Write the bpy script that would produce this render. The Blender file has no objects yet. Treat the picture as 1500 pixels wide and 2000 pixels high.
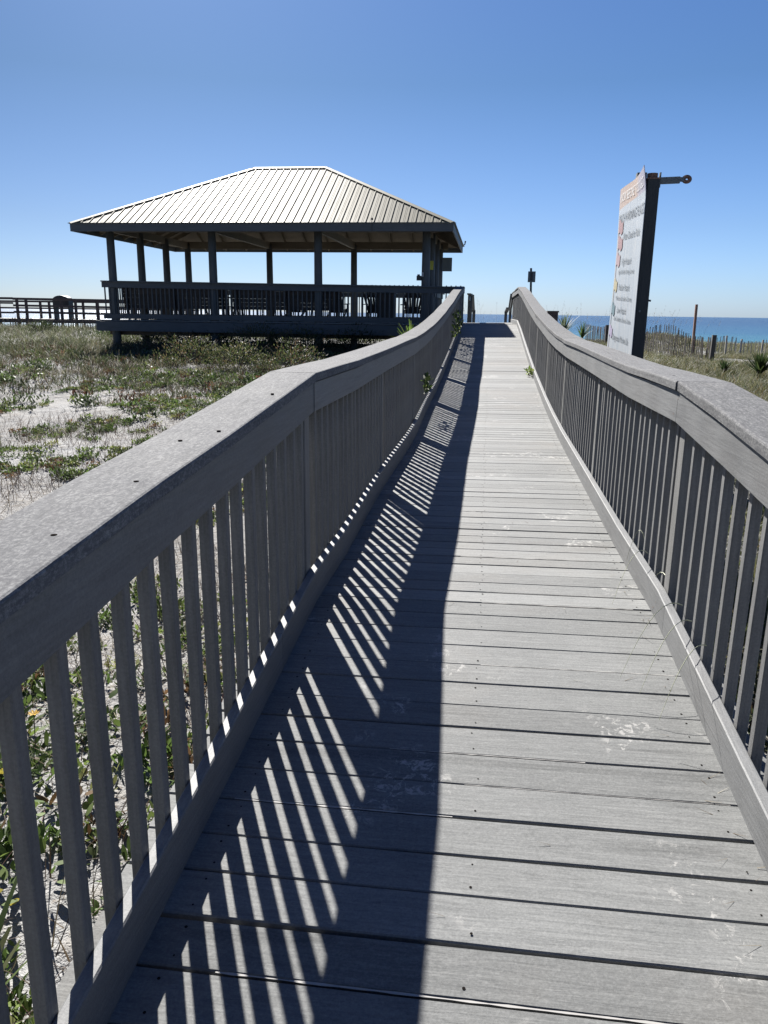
import bpy, bmesh, math, random
import numpy as np
from mathutils import Vector, Matrix, noise
R = math.radians
random.seed(7); RNG = np.random.default_rng(11)
S = bpy.context.scene
COL = S.collection

# ------------------------------------------------------------------ camera, sky, sun, exposure
YAW, PITCH, ROLL, FPX = 0.12752, 0.25198, 0.01307, 1510.5
def cam_axes():
    cy, sy = math.cos(YAW), math.sin(YAW)
    f = Vector((-sy*math.cos(PITCH), cy*math.cos(PITCH), -math.sin(PITCH)))
    r = Vector((cy, sy, 0)); u = r.cross(f)
    c, s = math.cos(ROLL), math.sin(ROLL)
    return c*r+s*u, -s*r+c*u, f
r_, u_, f_ = cam_axes()
cd = bpy.data.cameras.new("camera"); cam = bpy.data.objects.new("camera", cd); COL.objects.link(cam)
m = Matrix((r_, u_, -f_)).transposed().to_4x4(); cam.matrix_world = m
cd.sensor_fit = 'VERTICAL'; cd.sensor_height = 36; cd.lens = FPX/2000*36
cd.clip_start = 0.05; cd.clip_end = 90000
S.camera = cam
SUN_K = 0.57                                  # sideways shadow shift per unit of height
to_sun = Vector((-SUN_K, SUN_K/0.474, 1)).normalized()
ELEV = math.asin(to_sun.z); AZ = math.atan2(to_sun.x, to_sun.y)    # AZ from +Y towards +X
w = bpy.data.worlds.new("World"); S.world = w; w.use_nodes = True
nt = w.node_tree; nt.nodes.clear()
sky = nt.nodes.new('ShaderNodeTexSky'); sky.sky_type = 'NISHITA'; sky.sun_disc = False
sky.sun_elevation = ELEV; sky.sun_rotation = AZ
sky.air_density = 1.0; sky.dust_density = 0.5; sky.ozone_density = 3.0; sky.altitude = 0
bg = nt.nodes.new('ShaderNodeBackground'); bg.inputs[1].default_value = 0.05
wo = nt.nodes.new('ShaderNodeOutputWorld')
# coastal air: whiter-blue towards the horizon, deeper blue above
tcw = nt.nodes.new('ShaderNodeTexCoord'); sx = nt.nodes.new('ShaderNodeSeparateXYZ'); nt.links.new(tcw.outputs['Generated'], sx.inputs[0])
rw = nt.nodes.new('ShaderNodeValToRGB'); nt.links.new(sx.outputs['Z'], rw.inputs[0])
for k_ in range(2): rw.color_ramp.elements.new(.5)
for el_, (p_, c_) in zip(rw.color_ramp.elements, [(0.0, (.385, .53, .87)), (.10, (.325, .425, .63)), (.25, (.24, .345, .48)), (.60, (.27, .385, .63))]): el_.position = p_; el_.color = (*c_, 1)
mw = nt.nodes.new('ShaderNodeMix'); mw.data_type = 'RGBA'; mw.blend_type = 'MULTIPLY'; mw.inputs[0].default_value = 1
nt.links.new(sky.outputs[0], mw.inputs[6]); nt.links.new(rw.outputs[0], mw.inputs[7]); 
mr = nt.nodes.new('ShaderNodeMapRange'); nt.links.new(sx.outputs['X'], mr.inputs[0])
for n_, v_ in (('From Min', -.65), ('From Max', .35), ('To Min', .80), ('To Max', 1.22)): mr.inputs[n_].default_value = v_
vs_ = nt.nodes.new('ShaderNodeVectorMath'); vs_.operation = 'SCALE'; nt.links.new(mw.outputs[2], vs_.inputs[0]); nt.links.new(mr.outputs[0], vs_.inputs['Scale'])
nt.links.new(vs_.outputs[0], bg.inputs[0])
nt.links.new(bg.outputs[0], wo.inputs[0])
sl = bpy.data.lights.new("sun", 'SUN'); sl.energy = 5.0; sl.angle = R(0.55); sl.color = (1, 0.965, 0.915)
sun = bpy.data.objects.new("sun", sl); COL.objects.link(sun)
sun.rotation_mode = 'QUATERNION'; sun.rotation_quaternion = to_sun.to_track_quat('Z', 'Y')
S.view_settings.view_transform = 'Standard'; S.view_settings.look = 'None'
S.view_settings.exposure = 1.6; S.view_settings.gamma = 1

# ------------------------------------------------------------------ helpers
def tag(o, label=None, cat=None, group=None, kind=None):
    if label: o['label'] = label
    if cat: o['category'] = cat
    if group: o['group'] = group
    if kind: o['kind'] = kind
    return o
def empty(name, loc=(0, 0, 0), rz=0):
    o = bpy.data.objects.new(name, None); COL.objects.link(o); o.location = loc; o.rotation_euler = (0, 0, rz)
    o.empty_display_size = 0.1
    return o
class MB:
    def __init__(s): s.v = []; s.f = []; s.t = []; s.tone = 0.5
    def add(s, vs, fs):
        b = len(s.v); s.v += [tuple(q) for q in vs]; s.f += [tuple(i+b for i in f) for f in fs]; s.t += [s.tone]*len(vs)
    def box(s, x0, x1, y0, y1, z0, z1):
        s.add([(x0,y0,z0),(x1,y0,z0),(x1,y1,z0),(x0,y1,z0),(x0,y0,z1),(x1,y0,z1),(x1,y1,z1),(x0,y1,z1)],
              [(0,3,2,1),(4,5,6,7),(0,1,5,4),(1,2,6,5),(2,3,7,6),(3,0,4,7)])
    def bar(s, p0, p1, a, b, up=(0, 0, 1), c=0.0):
        """prism p0-p1, width a (side), height b (along up), chamfer c"""
        p0, p1 = Vector(p0), Vector(p1); d = (p1-p0).normalized()
        si = d.cross(Vector(up))
        if si.length < 1e-5: si = d.cross(Vector((0, 1, 0)))
        si.normalize(); uu = si.cross(d).normalized()
        ha, hb = a/2, b/2
        if c > 0: pr = [(-ha+c,-hb),(ha-c,-hb),(ha,-hb+c),(ha,hb-c),(ha-c,hb),(-ha+c,hb),(-ha,hb-c),(-ha,-hb+c)]
        else: pr = [(-ha,-hb),(ha,-hb),(ha,hb),(-ha,hb)]
        n = len(pr)
        vs = [p+si*x+uu*y for p in (p0, p1) for x, y in pr]
        fs = [(i, (i+1) % n, n+(i+1) % n, n+i) for i in range(n)] + [tuple(range(n))[::-1], tuple(range(n, 2*n))]
        s.add(vs, fs)
    def loft(s, rings, caps=True):
        n = len(rings[0]); vs = [q for r in rings for q in r]; fs = []
        for k in range(len(rings)-1):
            for i in range(n):
                j = (i+1) % n; fs.append((k*n+i, k*n+j, (k+1)*n+j, (k+1)*n+i))
        if caps: fs += [tuple(range(n))[::-1], tuple((len(rings)-1)*n+i for i in range(n))]
        s.add(vs, fs)
    def tube(s, pts, rad, n=10):
        pts = [Vector(p) for p in pts]; rings = []
        rad = rad if isinstance(rad, (list, tuple)) else [rad]*len(pts)
        for i, p in enumerate(pts):
            d = (pts[min(i+1, len(pts)-1)]-pts[max(i-1, 0)]).normalized()
            a = d.cross(Vector((0.13, 0.27, 0.95)) if abs(d.z) < .9 else Vector((0, 1, 0))).normalized(); b = d.cross(a)
            rings.append([p+(a*math.cos(t)+b*math.sin(t))*rad[i] for t in [2*math.pi*k/n for k in range(n)]])
        s.loft(rings)
    def build(s, name, mat, parent=None, smooth=False):
        me = bpy.data.meshes.new(name); me.from_pydata(s.v, [], s.f); 
        at = me.attributes.new('tone', 'FLOAT', 'POINT'); at.data.foreach_set('value', s.t)
        bm = bmesh.new(); bm.from_mesh(me); bmesh.ops.recalc_face_normals(bm, faces=bm.faces); bm.to_mesh(me); bm.free()
        if smooth: me.polygons.foreach_set('use_smooth', [True]*len(me.polygons))
        me.materials.append(mat)
        o = bpy.data.objects.new(name, me); COL.objects.link(o)
        if parent: o.parent = parent
        return o

# ------------------------------------------------------------------ materials
class NT:
    def __init__(s, name):
        s.m = bpy.data.materials.new(name); s.m.use_nodes = True; s.t = s.m.node_tree
        s.b = s.t.nodes['Principled BSDF']; s.out = s.t.nodes['Material Output']
    def n(s, ty, **kw):
        o = s.t.nodes.new(ty)
        for k, v in kw.items():
            if k.startswith('i_'): s.set(o.inputs[k[2:].replace('_', ' ')], v)
            else: setattr(o, k, v)
        return o
    def set(s, inp, v):
        if hasattr(v, 'is_output') or isinstance(v, bpy.types.NodeSocket): s.t.links.new(v, inp)
        elif isinstance(v, (tuple, list)) and len(v) == 3 and inp.type == 'RGBA': inp.default_value = (*v, 1)
        else: inp.default_value = v
    def coord(s, scale, which='Object'):
        tc = s.n('ShaderNodeTexCoord'); mp = s.n('ShaderNodeMapping'); s.t.links.new(tc.outputs[which], mp.inputs[0])
        mp.inputs['Scale'].default_value = scale; return mp.outputs[0]
    def noise(s, vec, scale, detail=4, rough=.55, dist=0):
        q = s.n('ShaderNodeTexNoise'); s.t.links.new(vec, q.inputs['Vector']); q.inputs['Scale'].default_value = scale
        q.inputs['Detail'].default_value = detail; q.inputs['Roughness'].default_value = rough; q.inputs['Distortion'].default_value = dist
        return q.outputs['Fac']
    def ramp(s, fac, stops):
        q = s.n('ShaderNodeValToRGB'); s.t.links.new(fac, q.inputs[0]); e = q.color_ramp.elements
        while len(e) < len(stops): e.new(0.5)
        for el, (p, c) in zip(e, stops): el.position = p; el.color = (*c, 1) if len(c) == 3 else c
        return q.outputs[0]
    def mix(s, fac, a, b, mode='MIX'):
        q = s.n('ShaderNodeMix', data_type='RGBA', blend_type=mode)
        s.set(q.inputs[0], fac); s.set(q.inputs[6], a); s.set(q.inputs[7], b); return q.outputs[2]
    def math(s, op, a, b=0.5, c=None):
        q = s.n('ShaderNodeMath', operation=op); s.set(q.inputs[0], a); s.set(q.inputs[1], b)
        if c is not None: s.set(q.inputs[2], c)
        return q.outputs[0]
    def bump(s, h, strength=.3, dist=.01):
        q = s.n('ShaderNodeBump'); s.t.links.new(h, q.inputs['Height']); q.inputs['Strength'].default_value = strength
        q.inputs['Distance'].default_value = dist; s.t.links.new(q.outputs[0], s.b.inputs['Normal'])
    def base(s, c): s.set(s.b.inputs['Base Color'], c)
    def rough(s, v): s.set(s.b.inputs['Roughness'], v)
    def attr(s, name):
        q = s.n('ShaderNodeAttribute'); q.attribute_name = name; return q

ALB = 0.67
def wood(name, dark, light, axis, rough=.6, white=0.0, tone=.35, droppings=0.0, grain=1.0, spec=.4, stain=.0, rings=.25):
    """weathered timber: grain stretched along the axis, blotches, scuffs"""
    dark = tuple(x*ALB for x in dark); light = tuple(x*ALB for x in light)
    q = NT(name)
    sc = {'X': (1.6, 34, 34), 'Y': (34, 1.6, 34), 'Z': (34, 34, 1.6)}[axis]
    v = q.coord(sc); g = q.noise(v, 2.2, 6, .62, .6)
    v2 = q.coord({'X': (.5, 6, 6), 'Y': (6, .5, 6), 'Z': (6, 6, .5)}[axis]); g2 = q.noise(v2, 1.5, 4, .5, 1.2)
    v3 = q.coord((1, 1, 1)); bl = q.noise(v3, 3.1, 5, .6); fine = q.noise(v3, 160, 3, .7)
    f = q.math('MULTIPLY_ADD', g, .65, q.math('MULTIPLY', bl, .45))
    c = q.ramp(f, [(.32, dark), (.72, light)])
    t = q.attr('tone').outputs['Fac']
    info = q.n('ShaderNodeObjectInfo').outputs['Random']
    tt = q.math('ADD', q.math('MULTIPLY', t, tone), q.math('MULTIPLY', info, tone*.5))
    tt = q.math('ADD', tt, 1-tone*.5)
    q2 = q.n('ShaderNodeVectorMath', operation='SCALE'); q.set(q2.inputs[0], c); q.set(q2.inputs['Scale'], tt); c = q2.outputs[0]
    crack = q.ramp(g2, [(.30, (.0,)*3), (.36, (1,)*3)])
    c = q.mix(q.math('MULTIPLY', q.math('SUBTRACT', 1.0, crack), .35*grain), c, tuple(x*.45 for x in dark))
    rg = q.math('ABSOLUTE', q.math('SINE', q.math('MULTIPLY', q.noise(q.coord({'X': (.7, 9, 9), 'Y': (9, .7, 9), 'Z': (9, 9, .7)}[axis]), .9, 3, .5, .5), 75.0)))
    c = q.mix(q.math('MULTIPLY', q.ramp(rg, [(0.0, (1,)*3), (.35, (0,)*3)]), rings*.5), c, tuple(x*.55 for x in dark))
    spk = q.ramp(fine, [(.34, (.93 if white > .5 else .86,)*3), (.66, (1.06 if white > .5 else 1.12,)*3)]); c = q.mix(1.0, c, spk, 'MULTIPLY')
    if stain:
        sn = q.noise(v3, .9, 5, .65, .4); sm = q.ramp(sn, [(.5, (0,)*3), (.7, (1,)*3)])
        c = q.mix(q.math('MULTIPLY', sm, stain), c, (.16, .13, .10))
    if white:
        wv = q.coord({'X': (1, 3, 3), 'Y': (3, 1, 3), 'Z': (3, 3, 1)}[axis]); wn = q.noise(wv, 13, 9, .82, 2.6); wn2 = q.noise(v3, 110, 4, .8)
        wm = q.ramp(q.math('MULTIPLY_ADD', wn, .6, q.math('MULTIPLY', wn2, .5)), [(.52, (0,)*3), (.72, (1,)*3)])
        c = q.mix(q.math('MULTIPLY', wm, white), c, (.34, .34, .33))
    if droppings:
        dn = q.noise(v3, 2.3, 3, .5, .3); dn2 = q.noise(v3, 24, 4, .75, 1.0)
        dm = q.math('MULTIPLY', q.ramp(dn, [(.60, (0,)*3), (.66, (1,)*3)]), q.ramp(dn2, [(.53, (0,)*3), (.60, (1,)*3)]))
        c = q.mix(q.math('MULTIPLY', dm, droppings), c, (.40, .39, .37))
    q.base(c); q.rough(q.math('MULTIPLY_ADD', bl, .25, rough-.12)); q.b.inputs['Specular IOR Level'].default_value = spec
    q.bump(q.math('MULTIPLY_ADD', g, 1.0, q.math('MULTIPLY', fine, .35)), .55*grain, .0025)
    return q.m

M = {}
M['deck'] = wood('composite_decking', (.132, .136, .135), (.230, .234, .229), 'X', rough=.72, tone=.40, white=.26, droppings=.6, spec=.18, stain=.22, rings=.5)
M['cap'] = wood('railing_cap_grey', (.09, .091, .095), (.155, .156, .161), 'Y', rough=.85, white=.6, tone=.18, spec=.08, droppings=.25)
M['board'] = wood('railing_board_grey', (.115, .118, .12), (.205, .209, .21), 'Y', rough=.62, white=.12, tone=.2, stain=.1)
M['baluster'] = wood('baluster_grey', (.12, .12, .12), (.215, .215, .212), 'Z', rough=.65, tone=.34)
M['post'] = wood('post_grey', (.135, .136, .13), (.245, .242, .235), 'Z', rough=.65, tone=.15)
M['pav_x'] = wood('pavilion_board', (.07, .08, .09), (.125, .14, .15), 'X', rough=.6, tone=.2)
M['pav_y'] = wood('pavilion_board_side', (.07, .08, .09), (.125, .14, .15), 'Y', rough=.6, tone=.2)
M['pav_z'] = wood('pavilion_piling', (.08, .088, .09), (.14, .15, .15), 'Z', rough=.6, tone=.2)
M['tan'] = wood('bare_lumber_ceiling', (.10, .078, .052), (.19, .155, .105), 'Y', rough=.7, tone=.4)
M['under'] = wood('underdeck_lumber', (.10, .075, .05), (.2, .155, .11), 'X', rough=.75, tone=.3)
M['far'] = wood('far_boardwalk_timber', (.07, .05, .045), (.13, .095, .085), 'X', rough=.7, tone=.3)
M['slat'] = wood('sand_fence_slat', (.045, .04, .036), (.11, .10, .09), 'Z', rough=.75, tone=.6)  # base colour darkened to carry the shade on the slats' near side
M['paleslat'] = wood('backlit_fence_slat', (.26, .25, .23), (.46, .44, .41), 'Z', rough=.75, tone=.5)  # pale base colour stands in for sun behind thin slats
M['signpost'] = wood('dark_sign_post', (.016, .022, .024), (.04, .048, .05), 'Z', rough=.6, tone=.2)
M['redpost'] = wood('reddish_post', (.20, .09, .06), (.34, .2, .14), 'Z', rough=.7)
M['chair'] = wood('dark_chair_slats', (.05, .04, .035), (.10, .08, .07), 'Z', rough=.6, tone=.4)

def plain(name, col, rough=.5, metal=0.0, var=.15, scale=20, bump=0):
    col = tuple(x*ALB for x in col); q = NT(name); v = q.coord((1, 1, 1)); n = q.noise(v, scale, 5, .6)
    q.base(q.ramp(n, [(.3, tuple(x*(1-var) for x in col)), (.7, tuple(min(1, x*(1+var)) for x in col))])); q.rough(rough); q.b.inputs['Metallic'].default_value = metal
    if bump: q.bump(n, bump, .004)
    return q.m
M['darkmetal'] = plain('dark_metal', (.05, .055, .06), .5, .3)
M['rust'] = plain('rusty_steel', (.22, .13, .09), .75, .2, .5, 45)
M['galv'] = plain('weathered_galvanised', (.16, .18, .18), .55, .4, .3, 60)
M['signback'] = plain('sign_back_aluminium', (.15, .18, .19), .5, .4, .1, 12)
M['yellow'] = plain('yellow_notice', (.62, .58, .06), .5)
M['white'] = plain('white_fitting', (.5, .5, .5), .5)
M['hole'] = plain('nail_head', (.02, .018, .016), .9); M['hole'].node_tree.nodes['Principled BSDF'].inputs['Specular IOR Level'].default_value = 0
M['ink'] = plain('sign_ink', (.10, .125, .15), .6, var=.6, scale=35)
M['inkwhite'] = plain('sign_ink_white', (.75, .76, .76), .6)
M['binmat'] = plain('dark_bin_plastic', (.03, .035, .04), .5)
for k, c in dict(red=(.33, .19, .20), red2=(.38, .27, .29), yel=(.42, .37, .22), grn=(.10, .19, .23), pur=(.34, .30, .44), pink=(.6, .36, .36)).items():
    M['flag_'+k] = plain('faded_flag_'+k, c, .6, var=.25, scale=40)

# sign face: pale weathered panel with a faded tan-to-lilac header
q = NT('faded_sign_face'); v = q.coord((1, 1, 1)); sp = q.n('ShaderNodeSeparateXYZ'); q.t.links.new(v, sp.inputs[0])
hd = q.ramp(q.math('SUBTRACT', sp.outputs['Z'], 2.44), [(.52, (0,)*3), (.53, (1,)*3)])
hc = q.ramp(q.math('MULTIPLY_ADD', sp.outputs['Y'], .5, 0.5), [(.18, (.28, .27, .33)), (.34, (.30, .27, .30)), (.42, (.36, .27, .21)), (.8, (.34, .26, .21))])
st = q.noise(q.coord((6, 6, .8)), 3, 4, .6, .4); bc = q.ramp(st, [(.3, (.27, .31, .35)), (.55, (.335, .365, .395)), (.75, (.42, .425, .425))])
q.base(q.mix(hd, bc, hc)); q.rough(.45); M['signface'] = q.m

# roof metal: painted steel, warm sun glare tinted into base colour and sheen
q = NT('standing_seam_roof'); v = q.coord((1, 1, 1)); n1 = q.noise(v, 1.4, 4, .6); n2 = q.noise(v, 30, 3, .6)
c = q.ramp(n1, [(.3, (.088, .086, .060)), (.7, (.122, .115, .074))])
c = q.mix(q.math('MULTIPLY', q.ramp(n2, [(.55, (0,)*3), (.75, (1,)*3)]), .25), c, (.125, .095, .05)); q.base(c)
q.b.inputs['Metallic'].default_value = .0; q.b.inputs['Specular IOR Level'].default_value = .12; q.b.inputs['Specular Tint'].default_value = (1, .80, .45, 1); q.rough(q.math('MULTIPLY_ADD', n1, .2, .47)); M['roof'] = q.m

# sand
q = NT('white_quartz_sand'); v = q.coord((1, 1, 1)); a = q.noise(v, .35, 4, .55); b = q.noise(v, 5, 6, .65); d = q.noise(v, 60, 3, .6); lt = q.noise(v, 22, 6, .75, 1.5)
c = q.ramp(a, [(.35, (.185, .18, .172)), (.6, (.25, .25, .247))])
c = q.mix(q.math('MULTIPLY', q.ramp(lt, [(.56, (0,)*3), (.66, (1,)*3)]), q.ramp(a, [(.4, (.75,)*3), (.62, (.25,)*3)])), c, (.12, .09, .06))
c = q.mix(q.math('MULTIPLY', q.ramp(b, [(.5, (0,)*3), (.7, (1,)*3)]), .35), c, (.19, .155, .115))
q.base(c); q.rough(.9); q.b.inputs['Specular IOR Level'].default_value = .15
q.bump(q.math('MULTIPLY_ADD', b, 1.0, q.math('MULTIPLY', d, .12)), .9, .09); M['sand'] = q.m

# sea
q = NT('gulf_water'); v = q.coord((1, 1, 1), 'Object'); sp = q.n('ShaderNodeSeparateXYZ'); q.t.links.new(v, sp.inputs[0])
band = q.noise(q.coord((.004, .02, 1)), 1.0, 4, .6)
yy = q.math('ADD', q.math('MULTIPLY', sp.outputs['Y'], .001), q.math('MULTIPLY', band, .16))
c = q.ramp(yy, [(.12, (.045, .14, .15)), (.22, (.024, .11, .13)), (.34, (.012, .06, .105)), (.6, (.008, .036, .08)), (1.0, (.008, .029, .068))])
q.base(c); q.rough(.22); q.b.inputs['IOR'].default_value = 1.33; q.b.inputs['Specular IOR Level'].default_value = .25
wv = q.noise(q.coord((.25, .8, 1)), .6, 5, .6, .4); wv2 = q.noise(q.coord((.02, .09, 1)), 1, 4, .6)
q.bump(q.math('MULTIPLY_ADD', wv, .35, wv2), 1.0, 1.2); M['sea'] = q.m

def foliage(name, trans=.35, rough=.6):
    q = NT(name); a = q.attr('col'); q.base(a.outputs['Color']); q.rough(rough); q.b.inputs['Specular IOR Level'].default_value = .35
    tr = q.n('ShaderNodeBsdfTranslucent'); q.t.links.new(a.outputs['Color'], tr.inputs[0])
    mx = q.n('ShaderNodeMixShader'); mx.inputs[0].default_value = trans
    q.t.links.new(q.b.outputs[0], mx.inputs[1]); q.t.links.new(tr.outputs[0], mx.inputs[2]); q.t.links.new(mx.outputs[0], q.out.inputs[0])
    return q.m
M['leaf'] = foliage('leaf_blades', .42); M['dry'] = foliage('dry_stems', .15, .8)

# ------------------------------------------------------------------ terrain
def sm(a, b, x):
    t = np.clip((x-a)/(b-a), 0, 1); return t*t*(3-2*t)
def ground_z(x, y):
    x = np.asarray(x, float); y = np.asarray(y, float)
    left = -1.78+.60*sm(8, 21, y)+.12*sm(26, 40, y)
    right = -1.78+.36*sm(8, 26, y)+.14*sm(30, 37, y)+.42*np.exp(-((x-7.6)/1.6)**2-((y-36)/2.6)**2)-.12*np.exp(-((x-11)/2.)**2-((y-36)/3.)**2)
    k = sm(-1, 2.5, x); z = left*(1-k)+right*k
    z = z+.035*np.sin(x*1.7+.6*np.sin(y*.9))*np.sin(y*1.3+x*.3)+.02*np.sin(x*4.1+y*2.3)*np.cos(y*3.7-x)
    crest = 45-3.5*k
    return z*(1-sm(crest, crest+20, y))+(-5.2)*sm(crest, crest+20, y)
def sheet(name, xs, ys, zf, mat):
    X, Y = np.meshgrid(xs, ys); Z = zf(X, Y); vs = np.stack([X, Y, Z], -1).reshape(-1, 3)
    nx, ny = len(xs), len(ys); i = np.arange(nx-1)[None, :]+np.arange(ny-1)[:, None]*nx
    f = np.stack([i, i+1, i+1+nx, i+nx], -1).reshape(-1, 4)
    me = bpy.data.meshes.new(name); me.from_pydata(vs.tolist(), [], f.tolist()); me.materials.append(mat)
    me.polygons.foreach_set('use_smooth', [True]*len(me.polygons))
    o = bpy.data.objects.new(name, me); COL.objects.link(o); return o
xs = np.unique(np.concatenate([np.linspace(-400, -40, 12), np.linspace(-40, -9, 60), np.linspace(-9, 12, 150), np.linspace(12, 40, 40), np.linspace(40, 400, 12)]))
ys = np.unique(np.concatenate([np.linspace(-200, -4, 14), np.linspace(-4, 14, 150), np.linspace(14, 48, 110), np.linspace(48, 90, 20)]))
tag(sheet('sand_ground', xs, ys, ground_z, M['sand']), kind='structure')
mb = MB(); mb.add([(-60000, 58, -4.6), (60000, 58, -4.6), (60000, 80000, -4.6), (-60000, 80000, -4.6)], [(0, 1, 2, 3)])
tag(mb.build('sea_water', M['sea']), kind='structure')

# ------------------------------------------------------------------ walkway profile (rail top height against distance)
CY = [-6, 1.0, 1.35, 1.64, 2.1, 2.6, 3.28, 4.4, 5.7, 8, 9.2, 10.4, 13.4, 15.7, 20, 22.5, 60]
CZ = [-.95, -.43, -.4, -.375, -.343, -.302, -.25, -.262, -.250, -.235, -.205, -.155, .02, .20, .567, .74, .74]
cap = lambda y: float(np.interp(y, CY, CZ))
deckz = lambda y, x=0.0: cap(y)-1.03+.012*x/.75
XL, XR = -0.727, 0.773
END = 28.5

# deck planks
bd = empty('boardwalk', (0, 0, 0)); tag(bd, kind='structure')
edges = [1.365, 1.505, 1.650, 1.785, 1.930, 2.076, 2.225, 2.372, 2.505, 2.655, 2.790, 2.940, 3.083]
e = 1.365
while e > -5: e -= .1425+random.uniform(-.002, .002); edges.insert(0, e)
e = 3.083
while e < END-.1: e += .1425+random.uniform(-.003, .003); edges.append(e)
wide = {1.505: .011, 1.365: .007, 1.785: .008, 2.372: .009, 1.930: .0075}
def gap_of(e):
    for k, v in wide.items():
        if abs(k-e) < .001: return v
    if abs(e-4.65) < .072: return .016
    if abs(e-5.62) < .072: return .012
    if abs(e-13.9) < .072: return .035
    return random.choice([.0018, .002, .0025, .003, .004, .005, .0065])
gaps = [gap_of(e) for e in edges]
mb = MB(); fill = MB(); nails = MB()
SK = -.0085
tapers = [random.uniform(-.55, .55)*g_/1.6 for g_ in gaps]
for i in range(len(edges)-1):
    y0, y1 = edges[i]+gaps[i]/2, edges[i+1]-gaps[i+1]/2
    mb.tone = random.random(); dz0, dz1 = random.uniform(-.0016, .0016), random.uniform(-.0016, .0016)
    x0, x1 = XL-.15+random.uniform(-.012, .012), XR+.15+random.uniform(-.012, .012)
    rings = []
    tp0, tp1 = tapers[i], tapers[i+1]
    for x in np.linspace(x0, x1, 13):
        wob = .0009*math.sin(x*4+i*1.7)+.0006*math.sin(x*13+i)
        yy0, yy1 = y0+SK*(x-XL)+wob+tp0*(x-.02), y1+SK*(x-XL)+wob*.4-tp1*(x-.02); zz0, zz1 = deckz(y0, x)+dz0, deckz(y1, x)+dz1; c = .0035
        rings.append([(x, yy0, zz0-.025), (x, yy0, zz0-c), (x, yy0+c, zz0), (x, yy1-c, zz1), (x, yy1, zz1-c), (x, yy1, zz1-.025)])
    mb.loft(rings)
    if 0.5 < y0 < 12:
        for xn in (XL+.07, .02+random.uniform(-.01, .01), XR-.055):
            for t in (.2, .8):
                if random.random() < .85:
                    yc = y0+(y1-y0)*t+SK*(xn-XL); xx = xn+random.uniform(-.006, .006); zc = deckz(y0+(y1-y0)*t, xx)+max(dz0, dz1)+.0007; rr = random.uniform(.0024, .0042)
                    nails.add([(xx+rr*math.cos(a), yc+rr*math.sin(a), zc+.0004*math.sin(a)) for a in [k*math.pi/4 for k in range(8)]], [tuple(range(8))])
for e, g in zip(edges, gaps):
    if 0.9 < e < 9 and g < .0085 and random.random() < .45:
        a = random.uniform(XL+.02, XR-.7); b = a+random.uniform(.3, 1.2); n = 26; top = []; bot = []
        for k in range(n+1):
            x = min(a+(b-a)*k/n, XR-.02); y = e+SK*(x-XL); z = deckz(e, x)-.0005; h = (g/2+.0002)*random.uniform(.3, 1.1)
            bot.append((x, y-h, z+.0016)); top.append((x, y+h, z+.0016))
        fill.add(bot+top, [(k, k+1, n+2+k, n+1+k) for k in range(n)])
mb.build('deck_planks', M['deck'], bd)
tag(nails.build('nail_heads', M['hole'], bd), kind='stuff')
tag(fill.build('gap_sand_and_glints', plain('pale_sand_and_glint', (.42, .41, .39), .9, var=.1), bd), kind='stuff')  # sand strips, whitened to also paint light caught on plank edges
jo = MB()
for x in (XL-.08, -.35, 0.02, .4, XR+.08):
    ring = []
    for y in np.arange(-4.5, END+.01, .5):
        z = deckz(y, x)-.03; ring.append([(x-.02, y, z-.20), (x+.02, y, z-.20), (x+.02, y, z), (x-.02, y, z)])
    jo.loft(ring)
jo.build('joists', M['under'], bd)
pl = MB()
for y in np.arange(-2, END, 2.55):
    for x in (XL-.02, XR+.02): pl.bar((x, y+.3, -2.6), (x, y+.3, deckz(y)-.03), .11, .11, (0, 1, 0))
pl.build('pilings', M['pav_z'], bd)

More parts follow.
